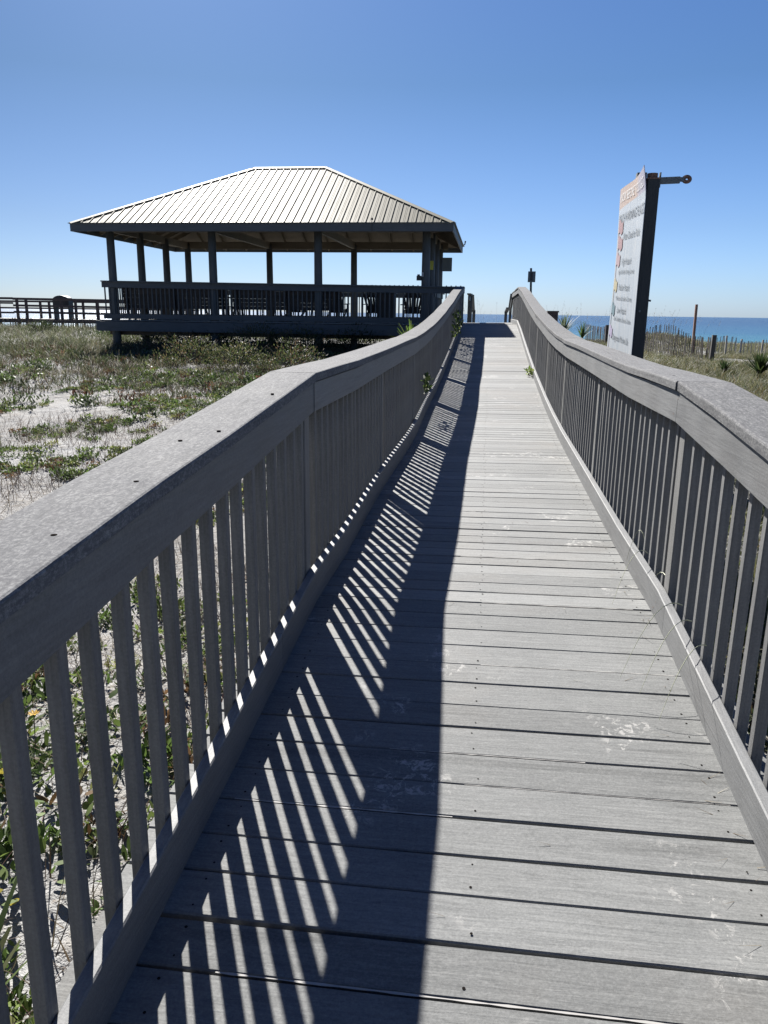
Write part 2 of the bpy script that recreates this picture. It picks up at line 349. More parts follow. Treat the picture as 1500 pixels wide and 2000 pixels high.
# ------------------------------------------------------------------ ramp railings
bal_mb = MB(); bal_mb.bar((0, 0, 0), (0, 0, .90), .034, .033, (1, 0, 0), .003)
def rail(side, y_end):
    """side -1: left rail, +1: right rail"""
    X = XL if side < 0 else XR
    root = empty('ramp_railing', (X, 0, 0))
    out = lambda d: side*d                                    # outward offset from the inner face (local x)
    posts = [p for p in np.arange(-1.8, y_end-.3, 2.55)]
    posts = [-1.8, .76, 3.29, 5.80, 8.38, 10.85, 13.4, 15.9, 18.4, 20.6, 22.45]
    if y_end > 24: posts += [25.4, y_end-.05]
    cuts = [-3.0, .76, 3.27, 8.35, 13.38, 18.4, 22.5] + ([y_end] if y_end > 24 else [])
    if side < 0: cuts[-1] = 23.3
    for a, b in zip(cuts[:-1], cuts[1:]):
        ysamp = sorted(set([a+.002, b-.002]+[y for y in CY if a < y < b]+list(np.arange(a+.2, b-.15, .45))))
        # cap
        mbc = MB(); mbc.tone = random.random(); rings = []; ph = random.uniform(0, 6); amp = .006 if side > 0 else .004
        for y in ysamp:
            wv = amp*math.sin((y-a)*1.9+ph)*min(1, (y-a)*2, (b-y)*2+.1); lw = .003*math.sin(y*1.3+ph)
            z = cap(y)+wv*.6; xi, xo = out(-.012)+lw, out(.20)+lw; c = .007
            pr = [(xi, z-c), (xi+out(c*.35), z-c*.3), (xi+out(c), z), (xo-out(c), z), (xo, z-c), (xo, z-.036), (xi, z-.036)]
            rings.append([(x, y, zz) for x, zz in pr])
        mbc.loft(rings); mbc.build('rail_cap', M['cap'], root)
        # inner and outer fascia boards, kick board
        for nm, d0, d1, top, bot in (('fascia_board', 0, .036, -.042, -.168), ('outer_board', .066, .102, -.040, -.205)):
            f = MB(); f.tone = random.random(); rings = []
            for y in ysamp:
                lw = .004*math.sin(y*.9+ph) if side < 0 else .002*math.sin(y*1.1); z = cap(y); c = .004
                pr = [(out(d0)+lw, z+bot+c), (out(d0)+lw, z+top), (out(d1)+lw, z+top), (out(d1)+lw, z+bot+c), (out(d1-c)+lw, z+bot), (out(d0+c)+lw, z+bot)]
                rings.append([(x, y, zz) for x, zz in pr])
            f.loft(rings); f.build(nm, M['board'], root)
        ko = .6 if side < 0 else .15
        a2, b2 = max(a-ko, -3.4), (b-ko if b < y_end-2 else b)
        f = MB(); f.tone = random.random(); rings = []
        for y in sorted(set([a2+.0015, b2-.0015]+[y for y in CY if a2 < y < b2]+list(np.arange(a2+.3, b2-.15, .5)))):
            lw = .012*math.sin(y*1.35+.5)*side if side < 0 and 3.6 < y < 12 else 0
            zt = cap(y)-.892; zb = deckz(y, X)+.002; c = .004
            pr = [(out(0)+lw, zb), (out(0)+lw, zt-c), (out(c)+lw, zt), (out(.037-c)+lw, zt), (out(.037)+lw, zt-c), (out(.037)+lw, zb)]
            rings.append([(x, y, zz) for x, zz in pr])
        f.loft(rings); f.build('kick_board', M['board'], root)
    for i, py in enumerate(posts):
        pm = MB(); pm.bar((0, 0, -.06), (0, 0, 1.02), .088, .088, (1, 0, 0), .004)
        po = pm.build('post', M['post'], root); po.location = (out(.039+.044), py, deckz(py, X)-.04); po.rotation_euler = (random.uniform(-.006, .006), 0, 0)
    nh = MB()
    for py in posts:
        if not .6 < py < 17: continue
        for dy, dzz in ((-.025, -.075), (.02, -.135), (-.02, -.945), (.025, -.99)):
            yy = py+dy+random.uniform(-.008, .008); zz = cap(yy)+dzz+random.uniform(-.006, .006); rr = random.uniform(.0028, .0045)
            nh.add([(out(-.0022 if side > 0 else -.0022), yy+rr*math.cos(k_*math.pi/4), zz+rr*math.sin(k_*math.pi/4)) for k_ in range(8)], [tuple(range(8))])
    tag(nh.build('nail_heads', M['rust'], root), kind='stuff')
    # balusters
    ys_ = []; y = 1.09-.1385*24 if side < 0 else 2.846-.143*36
    while y < y_end-.15:
        if min(abs(y-p) for p in posts) > .085: ys_.append(y)
        y += .1385+random.uniform(-.004, .004)
    vis0 = .75 if side < 0 else 1.55
    near = [y for y in ys_ if y > vis0][:100]
    rest = [y for y in ys_ if y not in near]
    first = None
    for y in near:
        if first is None:
            o = bal_mb.build('baluster', M['baluster'], root); first = o
        else:
            o = first.copy(); COL.objects.link(o); o.parent = root
        o.location = (out(.038+.017), y, cap(y)-.97); o.rotation_euler = (random.gauss(0, .006), random.gauss(0, .003), 0)
    rm = MB()
    for y in rest:
        rm.tone = random.random(); z = cap(y)-.97; x = out(.055)
        rm.bar((x, y, z), (x, y+random.gauss(0, .004), z+.90), .034, .033, (1, 0, 0))
    tag(rm.build('far_balusters', M['baluster'], root), kind='stuff')
    return root
left = rail(-1, 22.6)
tag(left, 'left railing of the sloping boardwalk, in shade, nearest the pavilion', 'railing', 'ramp railings')
right = rail(1, END)
tag(right, 'right railing of the sloping boardwalk with sunlit inner boards, beside the flag sign', 'railing', 'ramp railings')

# knots, dark bolt holes on the near caps
for root, pts in ((left, [(-.045, 1.62), (-.035, 2.15), (-.10, 2.02), (-.04, 2.75), (-.05, 1.28)]), (right, [(.06, 2.75), (.05, 3.6)])):
    h = MB()
    for dx, y in pts:
        z = cap(y); h.tube([(dx, y, z-.01), (dx, y, z+.0025)], .0062, 10)
    tag(h.build('bolt_holes', M['hole'], root), kind='stuff')

# ------------------------------------------------------------------ pavilion
CX = [-11.5, -8.3, -5.07, -1.88]; CYS = [23.5, 25.6, 27.7, 29.8]
DZ = -.31
PX, PY = -6.7, 26.65
pv = empty('picnic_pavilion', (PX, PY, DZ)); tag(pv, 'open timber pavilion with pale standing seam metal hip roof left of the ramp', 'pavilion')
def pbuild(mb, name, mat, parent=None, smooth=False):
    mb.v = [(x-PX, y-PY, z-DZ) for x, y, z in mb.v]
    return mb.build(name, mat, parent or pv, smooth)
EX0, EX1, EY0, EY1, EZ = -12.33, -1.08, 22.7, 30.6, 2.44
RX0, RX1, RY, RZ = -7.85, -5.45, 26.65, 4.56
f = MB(); f.add([(EX0,EY0,EZ),(EX1,EY0,EZ),(EX1,EY1,EZ),(EX0,EY1,EZ),(RX0,RY,RZ),(RX1,RY,RZ)], [(0,1,5,4),(1,2,5),(2,3,4,5),(3,0,4)])
def rib(mbx, a, b, w, h, nrm): mbx.bar(Vector(a)+Vector(nrm)*h*.5, Vector(b)+Vector(nrm)*h*.5, w, h, nrm)
dY = RY-EY0; nf = Vector((0, -(RZ-EZ), dY)).normalized(); nb = Vector((0, nf.y*-1, nf.z))
dX = RX0-EX0; nl = Vector((-(RZ-EZ), 0, dX)).normalized(); nr = Vector(((RZ-EZ), 0, EX1-RX1)).normalized()
x = EX0+.12; k = 0
while x < EX1-.05:
    t = min(1, (x-EX0)/(RX0-EX0), (EX1-x)/(EX1-RX1))
    big = (k % 2 == 0); w_, h_ = (.020, .018) if big else (.014, .004)
    for sgn, y0, nn in ((1, EY0, nf), (-1, EY1, nb)):
        rib(f, (x, y0, EZ), (x, y0+sgn*dY*t, EZ+(RZ-EZ)*t), w_, h_, nn)
        if big: rib(f, (x+.16, y0, EZ), (x+.16, y0+sgn*dY*max(t-.02, .02), EZ+(RZ-EZ)*max(t-.02, .02)), .012, .004, nn)
    x += .117; k += 1
y = EY0+.12
while y < EY1-.05:
    t = min(1, (y-EY0)/dY, (EY1-y)/dY)
    rib(f, (EX0, y, EZ), (EX0+dX*t, y, EZ+(RZ-EZ)*t), .022, .016, nl); rib(f, (EX1, y, EZ), (EX1+(RX1-EX1)*t, y, EZ+(RZ-EZ)*t), .022, .016, nr)
    y += .234
roof = pbuild(f, 'roof', M['roof'])
rc = MB()
E4 = [Vector(q_) for q_ in ((EX0,EY0,EZ),(EX1,EY0,EZ),(EX1,EY1,EZ),(EX0,EY1,EZ))]; A_, B_ = Vector((RX0,RY,RZ)), Vector((RX1,RY,RZ))
for a, b, n1, n2 in ((E4[0],A_,nf,nl), (E4[1],B_,nf,nr), (E4[3],A_,nb,nl), (E4[2],B_,nb,nr), (A_,B_,nf,nb)):
    for n_, no_ in ((n1, n2), (n2, n1)):
        d_ = (b-a).normalized(); w_ = n_.cross(d_)
        if w_.dot(no_) > 0: w_ = -w_
        o3 = w_*.055+n_*.022; rc.bar(a+o3, b+o3, .12, .008, n_)
pbuild(rc, 'ridge_cap', M['roof'], roof)
fa = MB()
th = .035
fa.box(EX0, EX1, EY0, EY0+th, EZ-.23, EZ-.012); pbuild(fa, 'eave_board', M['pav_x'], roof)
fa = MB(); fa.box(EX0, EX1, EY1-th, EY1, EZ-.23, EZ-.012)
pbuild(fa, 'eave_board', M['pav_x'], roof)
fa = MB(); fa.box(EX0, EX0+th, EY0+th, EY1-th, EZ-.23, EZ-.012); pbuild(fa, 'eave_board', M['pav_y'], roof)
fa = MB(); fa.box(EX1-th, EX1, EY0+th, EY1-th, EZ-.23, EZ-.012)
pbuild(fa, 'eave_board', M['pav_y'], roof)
de = MB(); g = .03
de.bar((EX0-g, EY0-.02, EZ-.004), (EX1+g, EY0-.02, EZ-.004), .06, .014); de.bar((EX1+.02, EY0-g, EZ-.004), (EX1+.02, EY1+g, EZ-.004), .06, .014); de.bar((EX0-.02, EY0-g, EZ-.004), (EX0-.02, EY1+g, EZ-.004), .06, .014); de.bar((EX0-g, EY1+.02, EZ-.004), (EX1+g, EY1+.02, EZ-.004), .06, .014)
pbuild(de, 'drip_edge', M['galv'], roof)
ce = MB(); o_ = .06
ce.add([(EX0+.04,EY0+.04,EZ-o_),(EX1-.04,EY0+.04,EZ-o_),(EX1-.04,EY1-.04,EZ-o_),(EX0+.04,EY1-.04,EZ-o_),(RX0,RY,RZ-o_),(RX1,RY,RZ-o_)], [(0,4,5,1),(1,5,2),(2,5,4,3),(3,4,0)])
pbuild(ce, 'ceiling_sheathing', M['tan'])
x = EX0+.5
while x < EX1-.3:
    t = min(1, (x-EX0)/(RX0-EX0), (EX1-x)/(EX1-RX1))
    for sgn, y0 in ((1, EY0+.05), (-1, EY1-.05)):
        ra = MB(); ra.tone = random.random(); ra.bar((x, y0, EZ-.13), (x, y0+sgn*(dY-.05)*t, EZ-.13+(RZ-EZ)*t), .042, .13); pbuild(ra, 'rafter', M['tan'])
    x += .81
y = EY0+.9
while y < EY1-.6:
    t = min(1, (y-EY0)/dY, (EY1-y)/dY)
    for x0, x1 in ((EX0+.05, RX0), (EX1-.05, RX1)):
        ra = MB(); ra.tone = random.random(); ra.bar((x0, y, EZ-.13), (x0+(x1-x0)*t, y, EZ-.13+(RZ-EZ)*t), .042, .13); pbuild(ra, 'rafter', M['tan'])
    y += .81
for yb in (CYS[0], CYS[3]):
    b = MB(); b.box(CX[0]-.3, CX[3]+.3, yb-.045, yb+.045, 2.26, 2.52); pbuild(b, 'beam', M['tan'])
for xb in CX:
    b = MB(); b.box(xb-.045, xb+.045, CYS[0]-.3, CYS[3]+.3, 2.27, 2.50); pbuild(b, 'beam', M['tan'])
for i, xc in enumerate(CX):
    for j, yc in enumerate(CYS):
        if 0 < i < 3 and 0 < j < 3: continue
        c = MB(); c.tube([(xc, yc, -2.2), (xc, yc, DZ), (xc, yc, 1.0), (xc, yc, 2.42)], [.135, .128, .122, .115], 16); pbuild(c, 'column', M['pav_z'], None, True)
# floor
fl = MB(); y = 23.32
while y < 30.3:
    fl.tone = random.random(); fl.box(CX[0]-.45, XL-.16 if y > 0 else 0, y, y+.134, DZ-.03, DZ); y += .142
pbuild(fl, 'floor_boards', M['deck'])
b = MB(); b.box(CX[0]-.48, XL-.20, 23.20, 23.24, DZ-.335, DZ-.045); pbuild(b, 'band_board', M['pav_x'])
b = MB(); b.box(CX[0]-.48, XL-.2, 30.3, 30.34, DZ-.32, DZ-.03); pbuild(b, 'band_board', M['pav_x'])
b = MB(); b.box(CX[0]-.52, CX[0]-.48, 23.2, 30.34, DZ-.32, DZ-.03); pbuild(b, 'band_board', M['pav_y'])
b = MB()
for xx in np.arange(CX[0], CX[3]+1, .6): b.box(xx-.02, xx+.02, 23.26, 30.28, DZ-.26, DZ-.035)
pbuild(b, 'floor_joists', M['under'])
for yb in CYS: b = MB(); b.box(CX[0]-.3, CX[3]+.4, yb+.15, yb+.19, DZ-.46, DZ-.27); pbuild(b, 'floor_beam', M['under'])
# pavilion railings
def prail(p0, p1, zt0, zt1, mat, capw=.16, skip=()):
    p0, p1 = Vector((*p0, 0)), Vector((*p1, 0)); d = p1-p0; L = d.length; d.normalize()
    r = MB(); zc = lambda t: zt0+(zt1-zt0)*t
    for lo, hi, wd in ((-.035, 0, capw), (-.20, -.038, .038)):
        r.bar(p0+Vector((0,0,zt0+(lo+hi)/2)), p1+Vector((0,0,zt1+(lo+hi)/2)), wd, hi-lo)
    r.bar(p0+Vector((0,0,DZ+.10)), p1+Vector((0,0,DZ+.10)), .038, .14)
    ro = pbuild(r, 'pavilion_railing', mat)
    side = Vector((-d.y, d.x, 0))*.035; n = int(L/.137); first = None
    for k in range(n):
        t = (k+.5)/n; p = p0+d*L*t+side
        if any(a < p.x < b for a, b in skip): continue
        hgt = zc(t)-.06-DZ-.04
        if first is None:
            bb = MB(); bb.bar((0, 0, 0), (0, 0, hgt), .034, .034); first = bb.build('baluster', M['pav_z'], ro); o = first
        else: o = first.copy(); COL.objects.link(o); o.parent = ro
        o.location = (p.x-PX, p.y-PY, .04)
    return ro
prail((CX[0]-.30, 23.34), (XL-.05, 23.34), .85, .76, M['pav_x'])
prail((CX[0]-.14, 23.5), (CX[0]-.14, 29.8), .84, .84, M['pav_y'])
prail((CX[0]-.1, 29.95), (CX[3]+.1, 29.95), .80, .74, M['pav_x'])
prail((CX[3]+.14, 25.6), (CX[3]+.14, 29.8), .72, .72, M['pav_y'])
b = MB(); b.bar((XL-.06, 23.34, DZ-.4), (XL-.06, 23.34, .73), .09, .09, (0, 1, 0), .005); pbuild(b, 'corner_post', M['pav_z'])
# pavilion fittings
b = MB(); b.box(-1.98, -1.80, 25.44, 25.465, 1.33, 1.60); pbuild(b, 'yellow_notice', M['yellow'])
b = MB(); b.box(-1.99, -1.93, 23.355, 23.372, 1.03, 1.15); b.box(-1.97, -1.95, 23.345, 23.356, 1.07, 1.11); pbuild(b, 'outlet_cover', M['white'])
b = MB(); b.box(-2.14, -2.0, 23.44, 23.56, .93, 1.06); b.box(-2.12, -2.05, 23.46, 23.54, 1.06, 1.10); pbuild(b, 'junction_box', M['darkmetal'])
b = MB(); b.box(-1.76, -1.42, 29.66, 29.685, 1.50, 1.98); pbuild(b, 'wall_sign', M['signback'])
b = MB(); b.tube([(-3.35, 22.66, 2.20), (-3.35, 22.66, 2.46), (-3.35, 22.7, 2.53)], .008, 6); b.tube([(-3.35, 22.68, 2.50), (-3.35, 22.68, 2.56)], .028, 8); pbuild(b, 'eave_hook', M['darkmetal'])  # small hook on the front eave, gives no light
b = MB(); b.tube([(-1.0, 30.2, 2.46), (-.98, 30.2, 2.60)], [.015, .03], 8); b.tube([(-1.06, 30.2, 2.44), (-1.0, 30.2, 2.48)], .02, 8); pbuild(b, 'vent_cap', M['galv'])

# Adirondack chairs seen from behind
def chair():
    r = empty('adirondack_chair'); 
    b = MB(); offs = [-.24, -.16, -.08, 0, .08, .16, .24]; hh = [.86, .98, 1.06, 1.12, 1.06, .98, .86]
    for o, h in zip(offs, hh):
        b.tone = random.random(); b.bar((o*.75, .02, .30), (o*1.15, -.34, h), .068, .018, (0, 1, 0)); b.tube([(o*1.15, -.35, h), (o*1.15, -.338, h)], .034, 10)
    b.bar((-.28, -.21, .82), (.28, -.21, .82), .02, .06); b.bar((-.26, -.05, .47), (.26, -.05, .47), .02, .06)
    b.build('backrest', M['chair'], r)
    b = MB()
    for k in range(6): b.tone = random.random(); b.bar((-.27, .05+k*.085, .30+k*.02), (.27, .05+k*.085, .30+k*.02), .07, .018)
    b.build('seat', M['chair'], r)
    for s in (-1, 1):
        b = MB(); b.bar((s*.32, -.22, .56), (s*.32, .60, .58), .13, .022); b.build('armrest', M['chair'], r)
        b = MB(); b.bar((s*.29, .52, 0), (s*.29, .52, .57), .09, .025, (1, 0, 0)); b.build('leg', M['chair'], r)
        b = MB(); b.bar((s*.26, -.42, .02), (s*.26, .55, .38), .025, .11); b.build('leg', M['chair'], r)
    return r
def copy_tree(o, parent=None):
    c = o.copy(); COL.objects.link(c); c.parent = parent
    for ch in list(o.children): copy_tree(ch, c)
    return c
ch0 = chair()
spots = [(-2.42, 25.3, .10), (-3.62, 25.2, -.05), (-4.86, 25.2, .06), (-6.28, 25.3, 0.02)]
labs = ['slatted wooden chair inside the pavilion, nearest the right corner column', 'slatted wooden chair inside the pavilion, just left of the dark bin', 'slatted wooden chair in the pavilion behind the third front column from the left', 'slatted wooden chair in the pavilion, farthest left of the four']
for i, (x, y, a) in enumerate(spots):
    c = ch0 if i == 0 else copy_tree(ch0)
    c.location = (x, y, DZ); c.rotation_euler = (0, 0, a); tag(c, labs[i], 'chair', 'slatted chairs in the pavilion')
# bin
bn = empty('waste_bin', (-3.15, 24.6, DZ)); tag(bn, 'tall dark slatted waste bin inside the pavilion between two slatted chairs', 'bin')
b = MB(); b.box(-.26, .26, -.26, .26, .04, .88); b.build('body', M['binmat'], bn)
b = MB()
for k in range(7): b.box(-.25+k*.075, -.20+k*.075, -.285, -.262, .05, .86)
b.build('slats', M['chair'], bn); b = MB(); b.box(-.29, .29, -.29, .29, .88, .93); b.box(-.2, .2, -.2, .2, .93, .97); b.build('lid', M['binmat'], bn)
# picnic tables and high-backed benches
def bench(L):
    r = empty('high_back_bench')
    b = MB()
    for k in range(6): b.tone = random.random(); b.bar((-L/2, .20+.02*k, .46+k*.125), (L/2, .20+.02*k, .46+k*.125), .022, .123)
    b.build('backrest', M['chair'], r)
    b = MB()
    for k in range(4): b.tone = random.random(); b.bar((-L/2, -.25+k*.125, .42), (L/2, -.25+k*.125, .42), .115, .03)
    b.build('seat', M['chair'], r)
    for x in (-L/2+.15, 0, L/2-.15):
        b = MB(); b.bar((x, .22, 0), (x, .35, 1.15), .04, .09, (0, 1, 0)); b.bar((x, -.2, 0), (x, -.2, .41), .04, .09, (0, 1, 0)); b.build('leg', M['chair'], r)
    return r
b0 = bench(3.4)
for i, (x, y, rz_, lab) in enumerate([(-9.70, 24.15, math.pi, 'long high backed bench inside the pavilion against the front rail, at the left'), (-6.15, 24.15, math.pi, 'long high backed bench inside the pavilion against the front rail, below its middle columns'), (-11.02, 26.7, math.pi/2, 'long high backed bench inside the pavilion along its left side rail')]):
    c = b0 if i == 0 else copy_tree(b0); c.location = (x, y, DZ); c.rotation_euler = (0, 0, rz_); c.scale = (1, 1, .88); tag(c, lab, 'bench', 'high backed benches in the pavilion')
def table():
    r = empty('picnic_table')
    b = MB()
    for k in range(5): b.tone = random.random(); b.bar((-.95, -.3+k*.15, .75), (.95, -.3+k*.15, .75), .14, .038)
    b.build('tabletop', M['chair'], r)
    for s in (-1, 1):
        b = MB()
        for k in range(2): b.bar((-.95, s*(.62+k*.15), .44), (.95, s*(.62+k*.15), .44), .14, .038)
        b.build('bench_seat', M['chair'], r)
    for x in (-.65, .65):
        b = MB(); b.bar((x, -.6, 0), (x, -.2, .73), .04, .09, (0, 1, 0)); b.bar((x, .6, 0), (x, .2, .73), .04, .09, (0, 1, 0)); b.bar((x, -.76, .40), (x, .76, .40), .04, .09); b.build('frame', M['chair'], r)
    return r
t0 = table()
for i, (x, y, lab) in enumerate([(-9.2, 26.6, 'picnic table in the left bay of the pavilion'), (-6.6, 26.9, 'picnic table in the middle of the pavilion, right of the other table')]):
    c = t0 if i == 0 else copy_tree(t0); c.location = (x, y, DZ); tag(c, lab, 'picnic table', 'picnic tables in the pavilion')

# ------------------------------------------------------------------ stairs down to the beach beyond the landing
st = empty('beach_stairs', (0, END, DZ)); tag(st, 'timber stair with rail posts leading down from the end of the ramp landing', 'stairs')
b = MB()
for k in range(9): b.tone = random.random(); b.box(-.80, .78, .02+k*.29, .29+k*.29, -.22-k*.17, -.18-k*.17)
b.build('treads', M['deck'], st)
b = MB(); b.box(-.82, .80, -.004, .036, -.24, -.035); b.build('riser_board', M['board'], st)
def post(x, y, z0, z1, w=.12, p=None):
    b = MB(); b.bar((x, y, z0), (x, y, z1), w, w, (0, 1, 0), .006); return b.build('post', M['pav_z'], p)
post(-.73, 2.0, -2, 1.05, .17, st); post(-.60, 3.6, -3, .46, .12, st); post(.66, 3.5, -3, .46, .11, st); post(.80, 2.2, -3, .60, .1, st)
for xs_ in (-.73, .78):
    b = MB(); b.bar((xs_, .05, 1.0), (xs_, 2.0, 1.0 if xs_ < 0 else .55), .14, .04); b.bar((xs_*.9, 2.0, 1.0 if xs_ < 0 else .55), (xs_*.86, 3.7, .40), .14, .04); b.bar((xs_, .05, .86), (xs_, 2.0, .86 if xs_ < 0 else .45), .04, .14); b.build('handrail', M['pav_y'], st)
bx = empty('beach_storage_box', (2.42, 31.2, 0)); tag(bx, 'dark timber block top showing just behind the right railing near the ramp end', 'box')
b = MB(); b.box(-.19, .19, -.2, .2, -1.6, .10); b.build('body', M['far'], bx); b = MB(); b.box(-.22, .22, -.23, .23, .10, .155); b.build('lid', M['far'], bx)

# small sign on a pole behind the right railing
sp_ = empty('pole_sign', (1.30, 26.0, -1.5)); tag(sp_, 'small sign on a dark pole, seen from behind, above the right railing', 'sign')
b = MB(); b.tube([(.03, 0, 0), (-.01, 0, 2.2), (-.045, 0, 2.93)], .034, 10); b.build('pole', M['darkmetal'], sp_)
b = MB(); b.box(-.13, .105, -.048, -.040, 2.50, 2.83); b.build('sign_plate', M['signback'], sp_)
b = MB(); b.box(-.06, .02, -.06, -.047, 2.55, 2.80); b.build('bracket', M['darkmetal'], sp_)

# ------------------------------------------------------------------ beach flag sign beside the right railing
SX, SY0, SY1 = 1.485, 8.50, 10.12
sg = empty('beach_flag_sign', (SX, 9.2, -1.75)); tag(sg, 'tall faded beach warning flags sign on a dark post beside the right railing', 'sign')
OFF = Vector((SX, 9.2, -1.75))
def sb(mbx, name, mat, parent=None):
    mbx.v = [tuple(Vector(v)-OFF) for v in mbx.v]; return mbx.build(name, mat, parent or sg)
def psurf(u, v):
    """u 0..1 from near (Y0) to far, v height; panel bulge and curled near top corner"""
    y = SY0+(SY1-SY0)*u
    curl = max(0, (v-1.15)/.3)*max(0, 1-u*2.2)
    x = SX+.012*math.sin(u*5+1)*.6+.02*math.sin(v*2.3)*u*.5-.05*curl**1.5
    z = v+(.055*max(0, 1-u*1.6)**2.2)*max(0, (v-1.0)/.42) + .06*(u-.5)
    return Vector((x, y, z))
NU, NV = 24, 36; VZ0, VZ1 = -.47, 1.42
b = MB(); vs = []
for sd in (0, .006):
    for j in range(NV+1):
        for i in range(NU+1):
            p = psurf(i/NU, VZ0+(VZ1-VZ0)*j/NV); p.x += sd; vs.append(p)
fs = []; W_ = NU+1; HH = W_*(NV+1)
for j in range(NV):
    for i in range(NU):
        a = j*W_+i; fs += [(a, a+1, a+1+W_, a+W_), (HH+a, HH+a+W_, HH+a+1+W_, HH+a+1)]
for i in range(NU): fs += [(i, HH+i, HH+i+1, i+1), (NV*W_+i, NV*W_+i+1, HH+NV*W_+i+1, HH+NV*W_+i)]
for j in range(NV): fs += [(j*W_, (j+1)*W_, HH+(j+1)*W_, HH+j*W_), (j*W_+NU, HH+j*W_+NU, HH+(j+1)*W_+NU, (j+1)*W_+NU)]
b.add(vs, fs); panel = sb(b, 'sign_panel', M['signface'])
def text(s_, yl, z, h, mat, name='lettering', width=None, gap=.006):
    c = bpy.data.curves.new(name, 'FONT'); c.body = s_; c.size = h; c.resolution_u = 2
    o = bpy.data.objects.new('tmp', c); COL.objects.link(o); bpy.context.view_layer.update()
    me = bpy.data.meshes.new_from_object(o.evaluated_get(bpy.context.evaluated_depsgraph_get()))
    bpy.data.objects.remove(o)
    xs_ = [v.co.x for v in me.vertices]; k = width/(max(xs_)-min(xs_)) if width else 1
    bm = bmesh.new(); bm.from_mesh(me); bmesh.ops.triangulate(bm, faces=bm.faces); bmesh.ops.subdivide_edges(bm, edges=[e_ for e_ in bm.edges if e_.calc_length() > .06], cuts=2); bm.to_mesh(me); bm.free()
    for v in me.vertices:
        yy = yl-v.co.x*k; zz = z+v.co.y
        u = (yy-SY0)/(SY1-SY0); p = psurf(min(1, max(0, u)), zz); v.co = Vector((p.x-gap, yy, p.z))-OFF
    me.materials.append(mat); me.name = name
    ob = bpy.data.objects.new(name, me); COL.objects.link(ob); ob.parent = sg; return ob
YL = SY1-.09
text('KNOW BEFORE YOU GO', YL-.02, 1.26, .14, M['inkwhite'], width=1.42)
text('BEACH WARNING FLAGS', YL, 1.03, .135, M['ink'], width=1.50)
text('Water Closed to Public', YL-.42, .83, .11, M['ink'], width=.98)
text('High Hazard', YL-.46, .56, .10, M['ink'], width=.56); text('High Surf and/or Strong Currents', YL-.28, .46, .07, M['ink'], width=.98)
text('Medium Hazard', YL-.40, .28, .10, M['ink'], width=.66); text('Moderate Surf and/or Currents', YL-.28, .17, .07, M['ink'], width=.98)
text('Low Hazard', YL-.44, .03, .10, M['ink'], width=.54); text('Calm Conditions, Exercise Caution', YL-.26, -.06, .07, M['ink'], width=1.06)
text('Dangerous Marine Life', YL-.30, -.28, .10, M['ink'], width=.98); text('Swim near a lifeguard', YL-.42, -.44, .045, M['flag_pink'], width=.6)
def flag(yl, z, wd, hg, mat):
    """waving pennant with a thin staff"""
    b = MB(); n = 10
    top, bot = [], []
    for k in range(n+1):
        t = k/n; yy = yl-wd*t; w = .14*hg*math.sin(t*6.5); top.append((yy, z+hg/2+w-.12*hg*t)); bot.append((yy, z-hg/2+w+.10*hg*t))
    vs = []
    for yy, zz in top+bot:
        p = psurf((yy-SY0)/(SY1-SY0), zz); vs.append((p.x-.006, yy, p.z))
    b.add(vs, [(k, k+1, n+2+k, n+1+k) for k in range(n)])
    q0 = psurf((yl-SY0)/(SY1-SY0), z+hg/2); q1 = psurf((yl-.06-SY0)/(SY1-SY0), z-hg*1.5)
    b.bar((q0.x-.003, yl, q0.z), (q1.x-.003, yl-.04, q1.z), .010, .003, (1, 0, 0)); sb(b, 'flag_symbol', mat)
flag(YL-.02, .98, .34, .15, M['flag_red']); flag(YL-.06, .80, .34, .15, M['flag_red'])
flag(YL-.02, .62, .30, .15, M['flag_red2']); flag(YL-.02, .33, .26, .14, M['flag_yel']); flag(YL-.02, .06, .26, .14, M['flag_grn']); flag(YL-.02, -.20, .24, .13, M['flag_pur'])
b = MB(); b.bar((SX+.075, SY0+.06, -2.2), (SX+.075, SY0+.06, 1.32), .115, .12, (0, 1, 0), .004); sb(b, 'post', M['signpost'])
b = MB(); b.bar((SX+.075, SY1-.12, -2.2), (SX+.075, SY1-.12, 1.40), .10, .10, (0, 1, 0), .004); sb(b, 'post', M['signpost'])
b = MB(); b.bar((SX+.075, SY0+.75, -2.0), (SX+.075, SY0+.75, 1.49), .10, .10, (0, 1, 0), .004); sb(b, 'post', M['galv'])
b = MB(); b.bar((SX+.04, SY0+.06, -.3), (SX+.04, SY1, -.3), .05, .1); b.bar((SX+.04, SY0+.06, 1.1), (SX+.04, SY1, 1.1), .05, .1); sb(b, 'crossbar', M['signpost'])
b = MB(); b.tube([(SX+.066, SY0+.06, 1.315), (SX+.066, SY0+.06, 1.375)], .052, 16); b.box(SX+.01, SX+.135, SY0-.005, SY0+.13, 1.315, 1.330); sb(b, 'top_plate', M['rust'])
ar = MB(); ar.bar((SX+.125, SY0+.05, 1.305), (SX+.33, SY0+.05, 1.312), .03, .062); ar.bar((SX+.32, SY0+.05, 1.318), (SX+.37, SY0+.05, 1.315), .028, .04); ar.bar((SX+.137, SY0+.05, 1.24), (SX+.137, SY0+.05, 1.38), .06, .012, (1, 0, 0))
arm = sb(ar, 'bracket_arm', M['galv'])
b = MB(); cpt = Vector((SX+.395, SY0+.05, 1.318)); ring = []
for k in range(18):
    a = 2*math.pi*k/18; c_ = cpt+Vector((.030*math.cos(a), 0, .024*math.sin(a))); ring.append([c_+Vector((.020*math.cos(a)*math.cos(t), .012*math.sin(t), .018*math.sin(a)*math.cos(t))) for t in [k2*math.pi/3 for k2 in range(6)]])
ring.append(ring[0]); b.loft(ring, False); sb(b, 'end_ring', M['rust'], arm)
